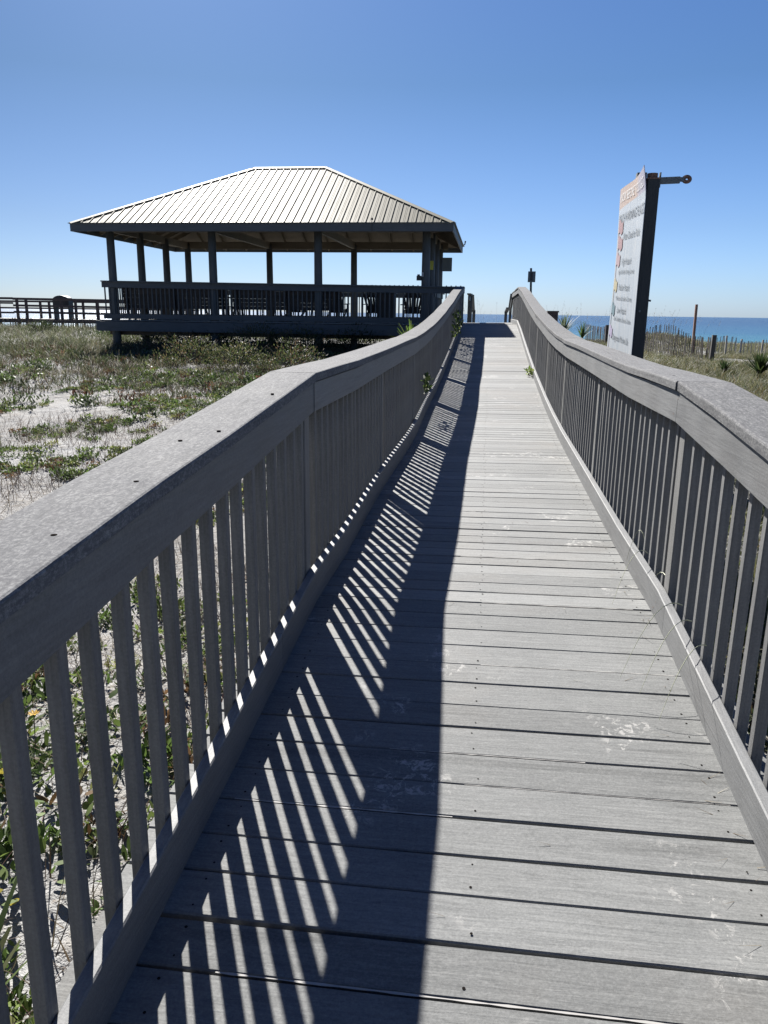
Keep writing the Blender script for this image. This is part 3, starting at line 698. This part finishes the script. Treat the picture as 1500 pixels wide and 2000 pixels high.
b = MB(); b.tube([(SX+.13, SY0+.06, .16), (SX+.165, SY0+.06, .155)], .010, 6); b.tube([(SX+.05, SY0-.012, .05), (SX+.05, SY0+.004, .05)], .012, 6); sb(b, 'bolts', M['galv'])

# ------------------------------------------------------------------ far boardwalk on the left
fw = empty('far_boardwalk', (-30, 42, -.57)); tag(fw, 'distant dark boardwalk with three rail railing beyond the dune grass on the left', 'boardwalk')
b = MB(); b.box(-32, 13.6, -.1, 1.9, -.22, 0); b.build('deck', M['far'], fw)
fx = lambda X: X+30
L0, L1 = -32, 13.6
railz = lambda x: 1.06-.0045*(x-3)*1.0
b = MB()
for z, h in ((1.02, .13), (.66, .11), (.30, .12)):
    b.tone = random.random(); b.bar((3.4, 0, z+.06), (L1, 0, z-.02), .05, h)
b.build('front_rail', M['far'], fw)
b = MB()
for z, h in ((1.04, .12), (.78, .09), (.52, .09), (.26, .10)):
    b.tone = random.random(); b.bar((L0, 0, z+.10), (3.4, 0, z+.06), .05, h)
b.build('front_rail', M['far'], fw)
b = MB()
for z, h in ((.98, .1), (.60, .08)): b.bar((L0, 1.8, z), (L1, 1.8, z-.03), .05, h)
b.build('back_rail', M['far'], fw)
for X in (-60, -54, -48, -42, -36, -31.5, -29, -26.4, -25.85, -23.75, -22.9, -21.6, -19.5, -17.5):
    o = MB(); o.bar((fx(X), .06, -1.3), (fx(X), .06, 1.08), .12, .12, (0, 1, 0)); o.build('post', M['far'], fw)
    o = MB(); o.bar((fx(X)+.35, 1.82, -1.3), (fx(X)+.35, 1.82, 1.0), .11, .11, (0, 1, 0)); o.build('post', M['far'], fw)
dm = empty('domed_bin', (-24.0, 42.7, -.57)); tag(dm, 'dark domed bin standing on the far boardwalk at left', 'bin')
b = MB(); b.box(-.48, .48, -.25, .25, .62, 1.02); b.build('body', M['binmat'], dm)
for q_ in (-.44, .44): b = MB(); b.box(q_-.04, q_+.04, -.22, .22, 0, .62); b.build('leg', M['binmat'], dm)
b = MB(); rings = []
for yy in (-.25, .25): rings.append([(-.50, yy, 1.02), (.50, yy, 1.02)]+[(.50*math.cos(a), yy, 1.02+.27*math.sin(a)) for a in [k*math.pi/10 for k in range(11)]])
b.loft(rings); b.build('domed_lid', M['binmat'], dm)

# ------------------------------------------------------------------ sand fences
def slat_fence(name, pts, h, mat, label, spacing=.11, lean=.08, posts=True, wdt=.04, postmat=None, bury=.3, jag=.06):
    root = empty(name, (pts[0][0], pts[0][1], 0)); o0 = Vector((pts[0][0], pts[0][1], 0))
    sl_ = MB(); wr = MB()
    for (x0, y0), (x1, y1) in zip(pts[:-1], pts[1:]):
        L = math.hypot(x1-x0, y1-y0); n = max(2, int(L/spacing))
        for k in range(n):
            t = k/n; x, y = x0+(x1-x0)*t, y0+(y1-y0)*t; z = float(ground_z(x, y)); hh = h(x, y) if callable(h) else h
            hh += random.uniform(-jag, jag)*.6; sl_.tone = random.random()
            lx, ly = random.gauss(0, lean)*hh*.5, random.gauss(0, lean)*hh*.4
            d = Vector((x1-x0, y1-y0, 0)).normalized()
            sl_.bar(Vector((x, y, z-bury))-o0, Vector((x+lx, y+ly, z+hh))-o0, random.uniform(.7, 1.15)*wdt, .012, d.cross(Vector((0, 0, 1))))
        for fr in (.25, .55, .85):
            za, zb = float(ground_z(x0, y0)), float(ground_z(x1, y1)); ha = h(x0, y0) if callable(h) else h; hb = h(x1, y1) if callable(h) else h
            wr.tube([Vector((x0, y0, za+ha*fr))-o0, Vector((x1, y1, zb+hb*fr))-o0], .002, 4)
    sl_.build('slats', mat, root); wr.build('wire', M['rust'], root)
    if posts:
        for x, y in posts:
            z = float(ground_z(x, y)); hh = (h(x, y) if callable(h) else h)+.05
            pm = MB(); pw = .06 if postmat else .13; pm.bar(Vector((x, y-.03, z-.4))-o0, Vector((x+random.uniform(-.03, .03), y-.03, z+hh))-o0, pw, pw*.85, (0, 1, 0)); pm.build('post', postmat or M['slat'], root)
    tag(root, label, 'fence'); return root
slat_fence('sand_fence', [(7.28, 27), (6.55, 29.6), (5.9, 32.5), (5.2, 36), (4.6, 39)], .80, M['slat'], 'dark weathered slat sand fence crossing the dune grass behind the flag sign', .115, .06, posts=[(7.28, 27), (5.2, 36)], wdt=.045)
slat_fence('sand_fence', [(6.2, 37.2), (6.9, 36.4), (7.6, 36.0), (8.3, 36.2), (8.9, 36.8)], lambda x, y: .30+.28*math.exp(-((x-7.7)/.8)**2), M['paleslat'], 'pale half buried slat fence curving over the dune top behind the wooden post', .09, .12, posts=None, wdt=.035, jag=.12)
slat_fence('sand_fence', [(8.6, 31.4), (9.6, 32.2), (10.8, 32.6), (12.5, 32.8), (16, 33.5), (24, 35)], lambda x, y: .60+.08*math.sin(x*2.3), M['paleslat'], 'pale slat fence running right from the dark fence post', .15, .16, posts=[(9.0, 31.5), (9.75, 32.3), (10.6, 32.5)], wdt=.03, postmat=M['paleslat'])
slat_fence('sand_fence', [(-24, 37.5), (-20, 37), (-16, 37), (-13, 37.5)], .55, M['slat'], 'low dark slat fence in tall grass below the far boardwalk', .13, .08, posts=[(-22, 37.2), (-18.6, 37)], wdt=.04)
tp = empty('wooden_marker_post', (7.64, 31, -1.4)); tag(tp, 'tall thin reddish wooden post standing alone on the dune at right', 'post')
b = MB(); b.bar((.02, 0, 0), (-.01, 0, 1.85), .085, .085, (0, 1, 0), .004); b.build('shaft', M['redpost'], tp)
b = MB(); b.tube([(.0, -.05, 1.45), (0, .05, 1.45)], .012, 6); b.build('bolt', M['galv'], tp)

# ------------------------------------------------------------------ vegetation
def blades_mesh(name, base, h, w, az, lean, bend, col, mat, parent=None, seg=3, leafy=False, droop=0.0, origin=None, fold=None):
    base = np.asarray(base, float); N = len(base); t = np.linspace(0, 1, seg+1)
    if origin is not None: base = base-np.asarray(origin)
    h, w, az, lean, bend = [np.broadcast_to(np.asarray(q, float), (N,)) for q in (h, w, az, lean, bend)]
    dx, dy = np.cos(az), np.sin(az)
    hor = (lean[:, None]*t+bend[:, None]*t**2)*h[:, None]; ver = (np.sqrt(np.clip(1-lean**2, .02, 1))[:, None]*t-droop*bend[:, None]*t**2)*h[:, None]
    cx = base[:, 0, None]+dx[:, None]*hor; cy = base[:, 1, None]+dy[:, None]*hor; cz = base[:, 2, None]+ver
    prof = (np.sin(np.pi*np.clip(t*.86+.10, 0, 1))**.8 if leafy else np.clip(1-t, 0.08, 1)**.6)
    ww = w[:, None]*prof*.5; tw = RNG.uniform(-.9, .9, N); px, py = -np.sin(az+tw), np.cos(az+tw)
    A = np.stack([cx+px[:, None]*ww, cy+py[:, None]*ww, cz], -1); B = np.stack([cx-px[:, None]*ww, cy-py[:, None]*ww, cz], -1)
    V = np.stack([A, B], 2).reshape(-1, 3); nv = 2*(seg+1)
    idx = np.arange(N)[:, None]*nv+np.arange(seg)[None, :]*2
    F = np.stack([idx, idx+1, idx+3, idx+2], -1).reshape(-1, 4)
    me = bpy.data.meshes.new(name); me.vertices.add(len(V)); me.vertices.foreach_set('co', V.ravel())
    me.loops.add(F.size); me.loops.foreach_set('vertex_index', F.ravel().astype(np.int32))
    me.polygons.add(len(F)); me.polygons.foreach_set('loop_start', np.arange(0, F.size, 4, dtype=np.int32)); me.polygons.foreach_set('loop_total', np.full(len(F), 4, np.int32))
    me.update(calc_edges=True); me.validate()
    c = np.ones((N, nv, 4)); c[:, :, :3] = np.asarray(col)[:, None, :]*.54
    at = me.color_attributes.new('col', 'FLOAT_COLOR', 'POINT'); at.data.foreach_set('color', c.ravel())
    me.materials.append(mat); o = bpy.data.objects.new(name, me); COL.objects.link(o)
    if parent: o.parent = parent
    return o
def nz(x, y, s, o=0.0): return np.array([noise.noise(Vector((a*s+o, b*s-o, o*1.7))) for a, b in zip(x, y)])
def palette(N, cols, wts, var=.2):
    i = RNG.choice(len(cols), N, p=np.array(wts)/sum(wts)); c = np.array(cols)[i]; return c*RNG.uniform(1-var, 1+var, (N, 1))
def cpal(i, cols, wts, var=.32):
    c = palette(int(i.max())+1, cols, wts, var)[i]; return c*RNG.uniform(.78, 1.22, (len(i), 1))
def scatter(n, x0, x1, y0, y1, keep):
    x = RNG.uniform(x0, x1, n); y = y0+(y1-y0)*RNG.random(n); p = keep(x, y); m_ = RNG.random(n) < p; return x[m_], y[m_]
def clumps(x, y, per, rad):
    N = len(x); n = np.maximum(1, RNG.poisson(per, N)); i = np.repeat(np.arange(N), n); a = RNG.uniform(0, 2*np.pi, len(i)); r = rad*np.sqrt(RNG.random(len(i)))
    bx, by = x[i]+np.cos(a)*r, y[i]+np.sin(a)*r; return i, bx, by, a
def clear(x, y):     # keep plants off the walkway
    return ((x < XL-.22) | (x > XR+.22) | (y > END+1)).astype(float)
OLIVE = [(.10, .125, .055), (.15, .16, .08), (.21, .19, .12), (.14, .085, .06), (.34, .33, .25), (.055, .08, .035)]
# 1. mid-distance scrub on the left (dense, brown-olive)
x, y = scatter(15500, -26, -.95, 7, 24.5, lambda x, y: clear(x, y)*np.clip(.35+sm(11, 17, y)*.65, 0, 1)*((nz(x, y, .45, 3.1)+.55*nz(x, y, 1.9, 8.1)) > -.25+.26*(1-sm(9, 18, y)))*(x > -3-y*.85))
i, bx, by, a = clumps(x, y, 15, .17)
hh = RNG.uniform(.05, .22, len(i))*(.6+.8*sm(12, 22, by))*RNG.uniform(.55, 1.35, len(x))[i]
tag(blades_mesh('dune_scrub', np.stack([bx, by, ground_z(bx, by)-.01], -1), hh, RNG.uniform(.009, .022, len(i)), a, RNG.uniform(.1, .85, len(i)), RNG.uniform(0, .5, len(i)), cpal(i, OLIVE, [3, 2.6, 2.0, 2.0, 1.6, 2.6]), M['leaf'], droop=.3), kind='stuff')
# 2. far tall grass left, beyond and beside the pavilion
x, y = scatter(5200, -42, -1.0, 23.5, 41.5, lambda x, y: (nz(x, y, .3, 7.7) > -.45).astype(float)*(x > -4-y*.8)*np.where((x > -12.5) & (y < 31), .35, 1.0))
i, bx, by, a = clumps(x, y, 15, .22)
hh = RNG.uniform(.22, .62, len(i))*(.75+.35*nz(bx, by, .25, 1.3)); hh = np.where((bx > -12.2) & (by > 23) & (by < 31), np.minimum(hh, .5), hh)
tag(blades_mesh('dune_grass', np.stack([bx, by, ground_z(bx, by)-.02], -1), hh, RNG.uniform(.010, .020, len(i)), a, RNG.uniform(.05, .5, len(i)), RNG.uniform(.1, .7, len(i)), cpal(i, [(.12, .14, .06), (.19, .20, .10), (.36, .36, .27), (.14, .10, .07), (.07, .095, .045)], [3, 3, 1.7, 1.2, 2]), M['leaf'], droop=.5), kind='stuff')
# 3. right side grass
x, y = scatter(26000, 1.1, 20, 3, 41, lambda x, y: clear(x, y)*(nz(x, y, .35, 5.2) > -.30-.3*sm(20, 34, y))*(x < 2.5+y*.42)*np.where(y < 34, 1-.85*np.exp(-((y-30.5)/2.2)**2)*(nz(x, y, .8, 2.2) > -.05), 1.0))
i, bx, by, a = clumps(x, y, 17, .2)
hh = RNG.uniform(.14, .44, len(i))*(1-.38*sm(18, 26, by))+.12*np.exp(-((bx-7.4)/2)**2-((by-36)/2)**2)
tag(blades_mesh('dune_grass', np.stack([bx, by, ground_z(bx, by)-.02], -1), hh, RNG.uniform(.007, .016, len(i)), a, RNG.uniform(.1, .7, len(i)), RNG.uniform(.1, .8, len(i)), cpal(i, [(.13, .15, .055), (.22, .21, .095), (.36, .34, .2), (.22, .16, .08), (.08, .11, .04)], [3.5, 3, 1.8, 1.2, 1.8]), M['leaf'], droop=.5), kind='stuff')
# 4. green low plants on open sand (left), small fleshy leaves
x, y = scatter(8500, -15, -.98, .2, 17, lambda x, y: clear(x, y)*((nz(x, y, .55, 11.3)+.5*nz(x, y, 2.2, 1.3)) >.10-.15*sm(3, 9, y))*(x > -2.2-y*.75))
k = np.arange(len(x))
i, bx, by, a = clumps(x, y, 42, .10)
tag(blades_mesh('beach_ground_cover', np.stack([bx, by, ground_z(bx, by)+RNG.uniform(0, .03, len(i))], -1), RNG.uniform(.02, .06, len(i))*(1-.35*(nz(bx, by, 2.1, 3)<0)), RNG.uniform(.012, .026, len(i)), RNG.uniform(0, 6.28, len(i)), RNG.uniform(.2, .95, len(i)), RNG.uniform(0, .4, len(i)), cpal(i, [(.12, .19, .045), (.20, .27, .07), (.08, .12, .035), (.32, .34, .12), (.20, .12, .06)], [3, 3, 2, 1.2, .9], .35), M['leaf'], seg=3, leafy=True, droop=.2), kind='stuff')
x, y = scatter(2200, -24, -.98, 11, 23, lambda x, y: clear(x, y)*((nz(x, y, .7, 15.3)+.5*nz(x, y, 2.4, 5.3)) > .12)*(x > -2.2-y*.85))
i, bx, by, a = clumps(x, y, 26, .17)
tag(blades_mesh('beach_ground_cover', np.stack([bx, by, ground_z(bx, by)+RNG.uniform(0, .13, len(i))], -1), RNG.uniform(.04, .10, len(i)), RNG.uniform(.02, .045, len(i)), RNG.uniform(0, 6.28, len(i)), RNG.uniform(.2, .95, len(i)), RNG.uniform(0, .4, len(i)), cpal(i, [(.07, .11, .035), (.13, .19, .06), (.05, .07, .03), (.22, .26, .10), (.15, .08, .05)], [3, 3, 2.5, 1, .8], .35), M['leaf'], seg=2, leafy=True, droop=.2), kind='stuff')
# 5. dark twiggy runners and dead stems on the sand
x, y = scatter(8500, -16, -.95, .0, 19, lambda x, y: clear(x, y)*(nz(x, y, .5, 21.3) > -.15)*(x > -2.5-y*.8))
i, bx, by, a = clumps(x, y, 7, .25)
tag(blades_mesh('dead_stems', np.stack([bx, by, ground_z(bx, by)+.004], -1), RNG.uniform(.06, .26, len(i)), RNG.uniform(.003, .007, len(i)), a, RNG.uniform(.35, .99, len(i)), RNG.uniform(-.2, .3, len(i)), palette(len(i), [(.10, .07, .05), (.19, .14, .09), (.30, .25, .17), (.13, .05, .04)], [3, 3, 2, 1]), M['dry'], seg=4, droop=.1), kind='stuff')
# 6. straw litter close to the walkway
xs6, ys6 = [], []
x, y = scatter(6500, -4.5, -.9, 0, 7.5, lambda x, y: (nz(x, y, .8, 31.3) > -.12).astype(float)*.95)
i, bx, by, a = clumps(x, y, 3.2, .08)
tag(blades_mesh('straw_litter', np.stack([bx, by, ground_z(bx, by)+.006+RNG.uniform(0, .012, len(i))], -1), RNG.uniform(.03, .14, len(i)), RNG.uniform(.002, .0045, len(i)), a, RNG.uniform(.93, .995, len(i)), RNG.uniform(-.25, .15, len(i)), palette(len(i), [(.16, .11, .07), (.34, .27, .18), (.50, .43, .32), (.09, .06, .045)], [2, 3, 2, 2]), M['dry'], seg=3, droop=.05), kind='stuff')
# 7. denser leafy vines beside the walkway (left, near) and right
def vine_patch(name, n, x0, x1, y0, y1, thr, off):
    x, y = scatter(n, x0, x1, y0, y1, lambda x, y: (nz(x, y, 1.3, off) > thr).astype(float))
    i, bx, by, a = clumps(x, y, 10, .10)
    o = blades_mesh(name, np.stack([bx, by, ground_z(bx, by)+RNG.uniform(.01, .10, len(i))], -1), RNG.uniform(.025, .06, len(i)), RNG.uniform(.018, .034, len(i)), a, RNG.uniform(.4, .98, len(i)), RNG.uniform(-.1, .3, len(i)), palette(len(i), [(.12, .19, .045), (.20, .28, .07), (.06, .10, .03), (.50, .42, .07), (.20, .12, .05)], [3, 3, 1.5, .5, .7]), M['leaf'], leafy=True, droop=.1)
    tag(o, kind='stuff')
vine_patch('creeping_vine', 330, -2.6, -.9, .2, 2.9, .0, 4.4); vine_patch('creeping_vine', 700, .95, 2.6, .6, 5.5, -.1, 9.4)
# 8. sea oats on the skyline
def sea_oats(name, spots):
    N = len(spots); base = np.array([(x, y, float(ground_z(x, y))-.05) for x, y, h in spots]); h = np.array([q[2] for q in spots]); a = RNG.uniform(-.6, 3.7, N); le = RNG.uniform(.02, .18, N); be = RNG.uniform(0, .22, N)
    tag(blades_mesh(name, base, h, .007, a, le, be, palette(N, [(.30, .27, .19), (.22, .2, .14)], [1, 1]), M['dry'], seg=5, droop=.1), kind='stuff')
    # seed heads
    lean = .1; i = np.repeat(np.arange(N), 12); t = RNG.uniform(.80, 1.0, len(i)); hb = base[i].copy(); hb[:, 2] += h[i]*(np.sqrt(1-le[i]**2)*t-.1*be[i]*t**2)-.03; q_ = h[i]*(le[i]*t+be[i]*t**2); hb[:, 0] += np.cos(a[i])*q_; hb[:, 1] += np.sin(a[i])*q_
    tag(blades_mesh('sea_oat_heads', hb, .055, .010, RNG.uniform(0, 6.28, len(i)), .5, .4, palette(len(i), [(.36, .31, .2), (.26, .22, .15)], [1, 1]), M['dry'], seg=2, leafy=True, droop=.9), kind='stuff')
sp = [(random.uniform(-.9, .8), random.uniform(31.5, 36), random.uniform(1.0, 1.9)) for _ in range(16)]
sp += [(random.uniform(2.2, 6), random.uniform(30, 40), random.uniform(1.2, 2.0)) for _ in range(44)]
sp += [(random.uniform(6, 9), random.uniform(33, 41), random.uniform(1.0, 1.5)) for _ in range(45)]
sp += [(random.uniform(-30, -13), random.uniform(33, 41), random.uniform(.7, 1.2)) for _ in range(70)]
sea_oats('sea_oats', sp)

# individually placed plants
def sword_plant(name, loc, n, L, wd, cols, label, cat='plant', rz=0, up=.5, group=None, trunk=0.0):
    r = empty(name, loc, rz); a = RNG.uniform(0, 2*np.pi, n); ln = RNG.uniform(.05, 1-up*.3, n)
    base = np.zeros((n, 3)); base[:, 2] = trunk+RNG.uniform(-.02, .06, n)
    blades_mesh('leaves', base, L*RNG.uniform(.65, 1.1, n), wd*RNG.uniform(.8, 1.2, n), a, ln, RNG.uniform(0, .25, n), palette(n, cols, [1]*len(cols)), M['leaf'], r, seg=4, droop=.5)
    b = MB(); b.tube([(0, 0, -.15), (0, 0, trunk*.5), (0, 0, trunk+.04)], [.05, .05, .03], 8); b.build('stem', M['under'], r)
    return tag(r, label, cat, group)
GR = [(.09, .15, .05), (.14, .21, .07), (.06, .10, .04)]
sword_plant('yucca', (-1.70, 17.6, -1.05), 46, .58, .042, [(.22, .36, .06), (.32, .42, .10), (.15, .25, .05)], 'bright green spiky yucca against the pavilion deck beside the left railing', trunk=.28)
sword_plant('palm_tuft', (-6.07, 16.19, -1.62), 40, .42, .03, [(.40, .40, .07), (.26, .34, .08), (.5, .46, .12)], 'yellow green spiky tuft on the open sand left of the railing')
sword_plant('yucca', (2.35, 25.2, -1.15), 40, .62, .05, [(.07, .11, .06), (.12, .17, .09), (.25, .3, .2)], 'dark stiff leaved yucca just behind the right railing near the ramp top', trunk=.62, up=.8)
sword_plant('yucca', (3.22, 28.0, -1.2), 40, .55, .045, GR, 'green yucca rising from grass left of the flag sign', trunk=.45)
sword_plant('yucca', (6.62, 20.2, -1.45), 170, .56, .05, [(.03, .055, .02), (.05, .08, .03), (.09, .13, .04)], 'dark bushy yucca at the right edge beyond the grass', trunk=.12)
sword_plant('yucca', (6.0, 20.9, -1.45), 70, .36, .035, [(.04, .07, .025), (.07, .11, .04)], 'small dark yucca left of the bushy one at the right edge', trunk=.08)
sword_plant('lily_plant', (-1.20, 1.36, -1.76), 22, .34, .038, [(.20, .28, .08), (.13, .2, .05), (.40, .42, .2)], 'broad leaved green plant behind the nearest left balusters')
def shrub(name, loc, rx, rz, n, lf, cols, label):
    r = empty(name, loc); d = RNG.normal(size=(n, 3)); d /= np.linalg.norm(d, axis=1)[:, None]; d[:, 2] = np.abs(d[:, 2]); rr = RNG.uniform(.35, 1, n)**.6
    lump = 1+.35*np.array([noise.noise(Vector(q*2.3+np.array(loc))) for q in d])
    base = d*rr[:, None]*lump[:, None]*np.array([rx, rx, rz])
    blades_mesh('foliage', base, lf*RNG.uniform(.6, 1.3, n), lf*.42, np.arctan2(d[:, 1], d[:, 0])+RNG.normal(0, .7, n), RNG.uniform(.1, .95, n), RNG.uniform(-.1, .3, n), palette(n, cols, [1]*len(cols), .3), M['leaf'], r, seg=2, leafy=True, droop=.2)
    k = 14; b = MB()
    for j in range(k):
        a_ = RNG.uniform(0, 6.28); b.tube([(0, 0, -.1), (math.cos(a_)*rx*.35, math.sin(a_)*rx*.35, rz*.4), (math.cos(a_)*rx*.75, math.sin(a_)*rx*.75, rz*.85)], [.012, .009, .004], 5)
    b.build('branches', M['under'], r); tag(r, label, 'shrub', 'shrubs on the dune')
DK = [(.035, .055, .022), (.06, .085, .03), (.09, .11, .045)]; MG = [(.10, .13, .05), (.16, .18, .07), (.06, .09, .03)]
for loc, rx, rz, n, lf, cols, lab in [
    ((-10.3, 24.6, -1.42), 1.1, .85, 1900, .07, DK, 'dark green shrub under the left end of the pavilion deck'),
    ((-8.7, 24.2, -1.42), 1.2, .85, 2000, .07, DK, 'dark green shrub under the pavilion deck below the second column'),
    ((-6.9, 18.0, 0), .9, .70, 2200, .05, MG+[(.2, .15, .08)], 'olive bush on the sunny side of the pavilion shadow, farthest from the railing'),
    ((-5.6, 17.4, 0), .9, .70, 2200, .05, MG+[(.22, .19, .10)], 'sunlit olive bush in front of the pavilion shadow, middle of three'),
    ((-4.3, 17.2, 0), .8, .70, 2200, .05, MG+[(.18, .12, .07)], 'sunlit bush in front of the pavilion, closest to the left railing'),
    ((-6.6, 22.4, -1.45), 1.3, .80, 2300, .06, MG+[(.2, .15, .08)], 'olive brown bush in front of the pavilion deck'),
    ((-5.3, 22.6, -1.45), 1.1, .85, 1800, .06, MG+[(.25, .22, .12)], 'pale olive bush beside the third pavilion column'),
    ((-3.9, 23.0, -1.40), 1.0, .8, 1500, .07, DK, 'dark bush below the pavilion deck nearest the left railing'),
    ((-9.0, 21.4, -1.45), 1.1, .55, 1500, .05, MG+[(.2, .12, .08)], 'low brownish bush in front of the second pavilion column'),
    ((-12.6, 26.2, -1.40), .9, .55, 900, .07, MG, 'olive shrub beside the left corner of the pavilion'),
    ((-19.6, 33.0, -1.30), .8, .62, 900, .08, DK, 'dark conical shrub in the grass below the far boardwalk'),
    ((-15.2, 30.6, -1.30), .8, .5, 800, .08, [(.05, .09, .03), (.08, .13, .04)], 'rounded green shrub in the grass left of the pavilion')]:
    shrub('dune_shrub', (loc[0], loc[1], float(ground_z(loc[0], loc[1]))), rx, rz, n, lf, cols, lab)
# vines climbing the left railing, weeds on deck edges
def sprig(name, loc, n, spread, lf, cols, label, cat='vine'):
    r = empty(name, loc); s = np.array(spread); base = RNG.uniform(-1, 1, (n, 3))*s
    blades_mesh('leaves', base, lf*RNG.uniform(.6, 1.2, n), lf*.6, RNG.uniform(0, 6.28, n), RNG.uniform(.2, .95, n), .1, palette(n, cols, [1]*len(cols)), M['leaf'], r, seg=3, leafy=True, droop=.2)
    b = MB(); b.tube([(-s[0]*.3, -s[1], -s[2]), (0, -s[1]*.2, 0), (s[0]*.2, s[1]*.6, s[2]*.9)], .003, 5); b.build('stem', M['under'], r); tag(r, label, cat)
VG = [(.10, .16, .04), (.2, .26, .07), (.05, .08, .03)]
sprig('climbing_vine', (XL+.03, 17.8, cap(17.8)-.62), 110, (.05, 1.5, .26), .09, VG, 'leafy vine growing through the left railing near the ramp top')
sprig('climbing_vine', (XL+.03, 9.4, cap(9.4)-.62), 26, (.02, .32, .10), .08, VG, 'small leafy vine poking through the left railing halfway up')
sprig('weed', (XR-.06, 13.4, deckz(13.4)+.07), 40, (.06, .2, .06), .07, [(.2, .3, .06), (.35, .42, .12)], 'small green weed at the foot of the right railing', 'weed')
# arching dry grass blades over the right kick board
g = empty('grass_wisps', (XR, 2.8, cap(2.8)-.9)); tag(g, 'thin pale grass blades arching over the right kick board onto the deck', 'grass')
for k, (y0, y1, rise, reach) in enumerate([(.25, -.18, .12, .30), (.10, -.28, .10, .25), (-.12, -.45, .09, .22), (.95, .55, .12, .22), (1.0, 1.15, .16, .06), (.45, .75, .10, .03)]):
    b = MB(); pts = []
    for j in range(9):
        t = j/8; pts.append((.05-reach*t, y0+(y1-y0)*t, rise*math.sin(math.pi*min(1, t*.72+.12))-.14*t*t+.02))
    b.tube(pts, [.0022*(1-t/11) for t in range(9)], 4); b.build('blade', plain('pale_grass', (.42, .44, .28), .6) if k == 0 else bpy.data.materials['pale_grass'], g)
# windblown straw bits lying on the deck, mostly along the kick boards
n_ = 150; yb = RNG.uniform(1.0, 9.5, n_); xb = np.where(RNG.random(n_) < .6, XR-.02-np.abs(RNG.normal(0, .07, n_)), RNG.uniform(XL+.03, XR-.03, n_)); zb = np.array([deckz(a_, b_)+.002 for a_, b_ in zip(yb, xb)])
tag(blades_mesh('straw_bits', np.stack([xb, yb, zb], -1), RNG.uniform(.012, .07, n_), RNG.uniform(.0012, .003, n_), RNG.uniform(0, 6.28, n_), RNG.uniform(.985, .998, n_), RNG.uniform(-.2, .05, n_), palette(n_, [(.30, .25, .17), (.16, .12, .08), (.45, .42, .34)], [2, 2, 1]), M['dry'], seg=3), kind='stuff')
# small yellow beach flowers seen between the balusters
fl = empty('yellow_flower', (-1.75, 2.6, -1.72)); tag(fl, 'single small yellow flower on the sand behind the left balusters', 'flower')
b = MB(); b.tube([(0, 0, -.02), (.01, 0, .14)], .002, 5); b.build('stem', M['under'], fl)
b = MB(); 
for k in range(8): a_ = k*math.pi/4; b.add([(.01, 0, .14), (.01+.016*math.cos(a_-.3), .016*math.sin(a_-.3), .148), (.01+.026*math.cos(a_), .026*math.sin(a_), .15), (.01+.016*math.cos(a_+.3), .016*math.sin(a_+.3), .148)], [(0, 1, 2, 3)])
b.build('petals', plain('yellow_petals', (.75, .45, .02), .6), fl)
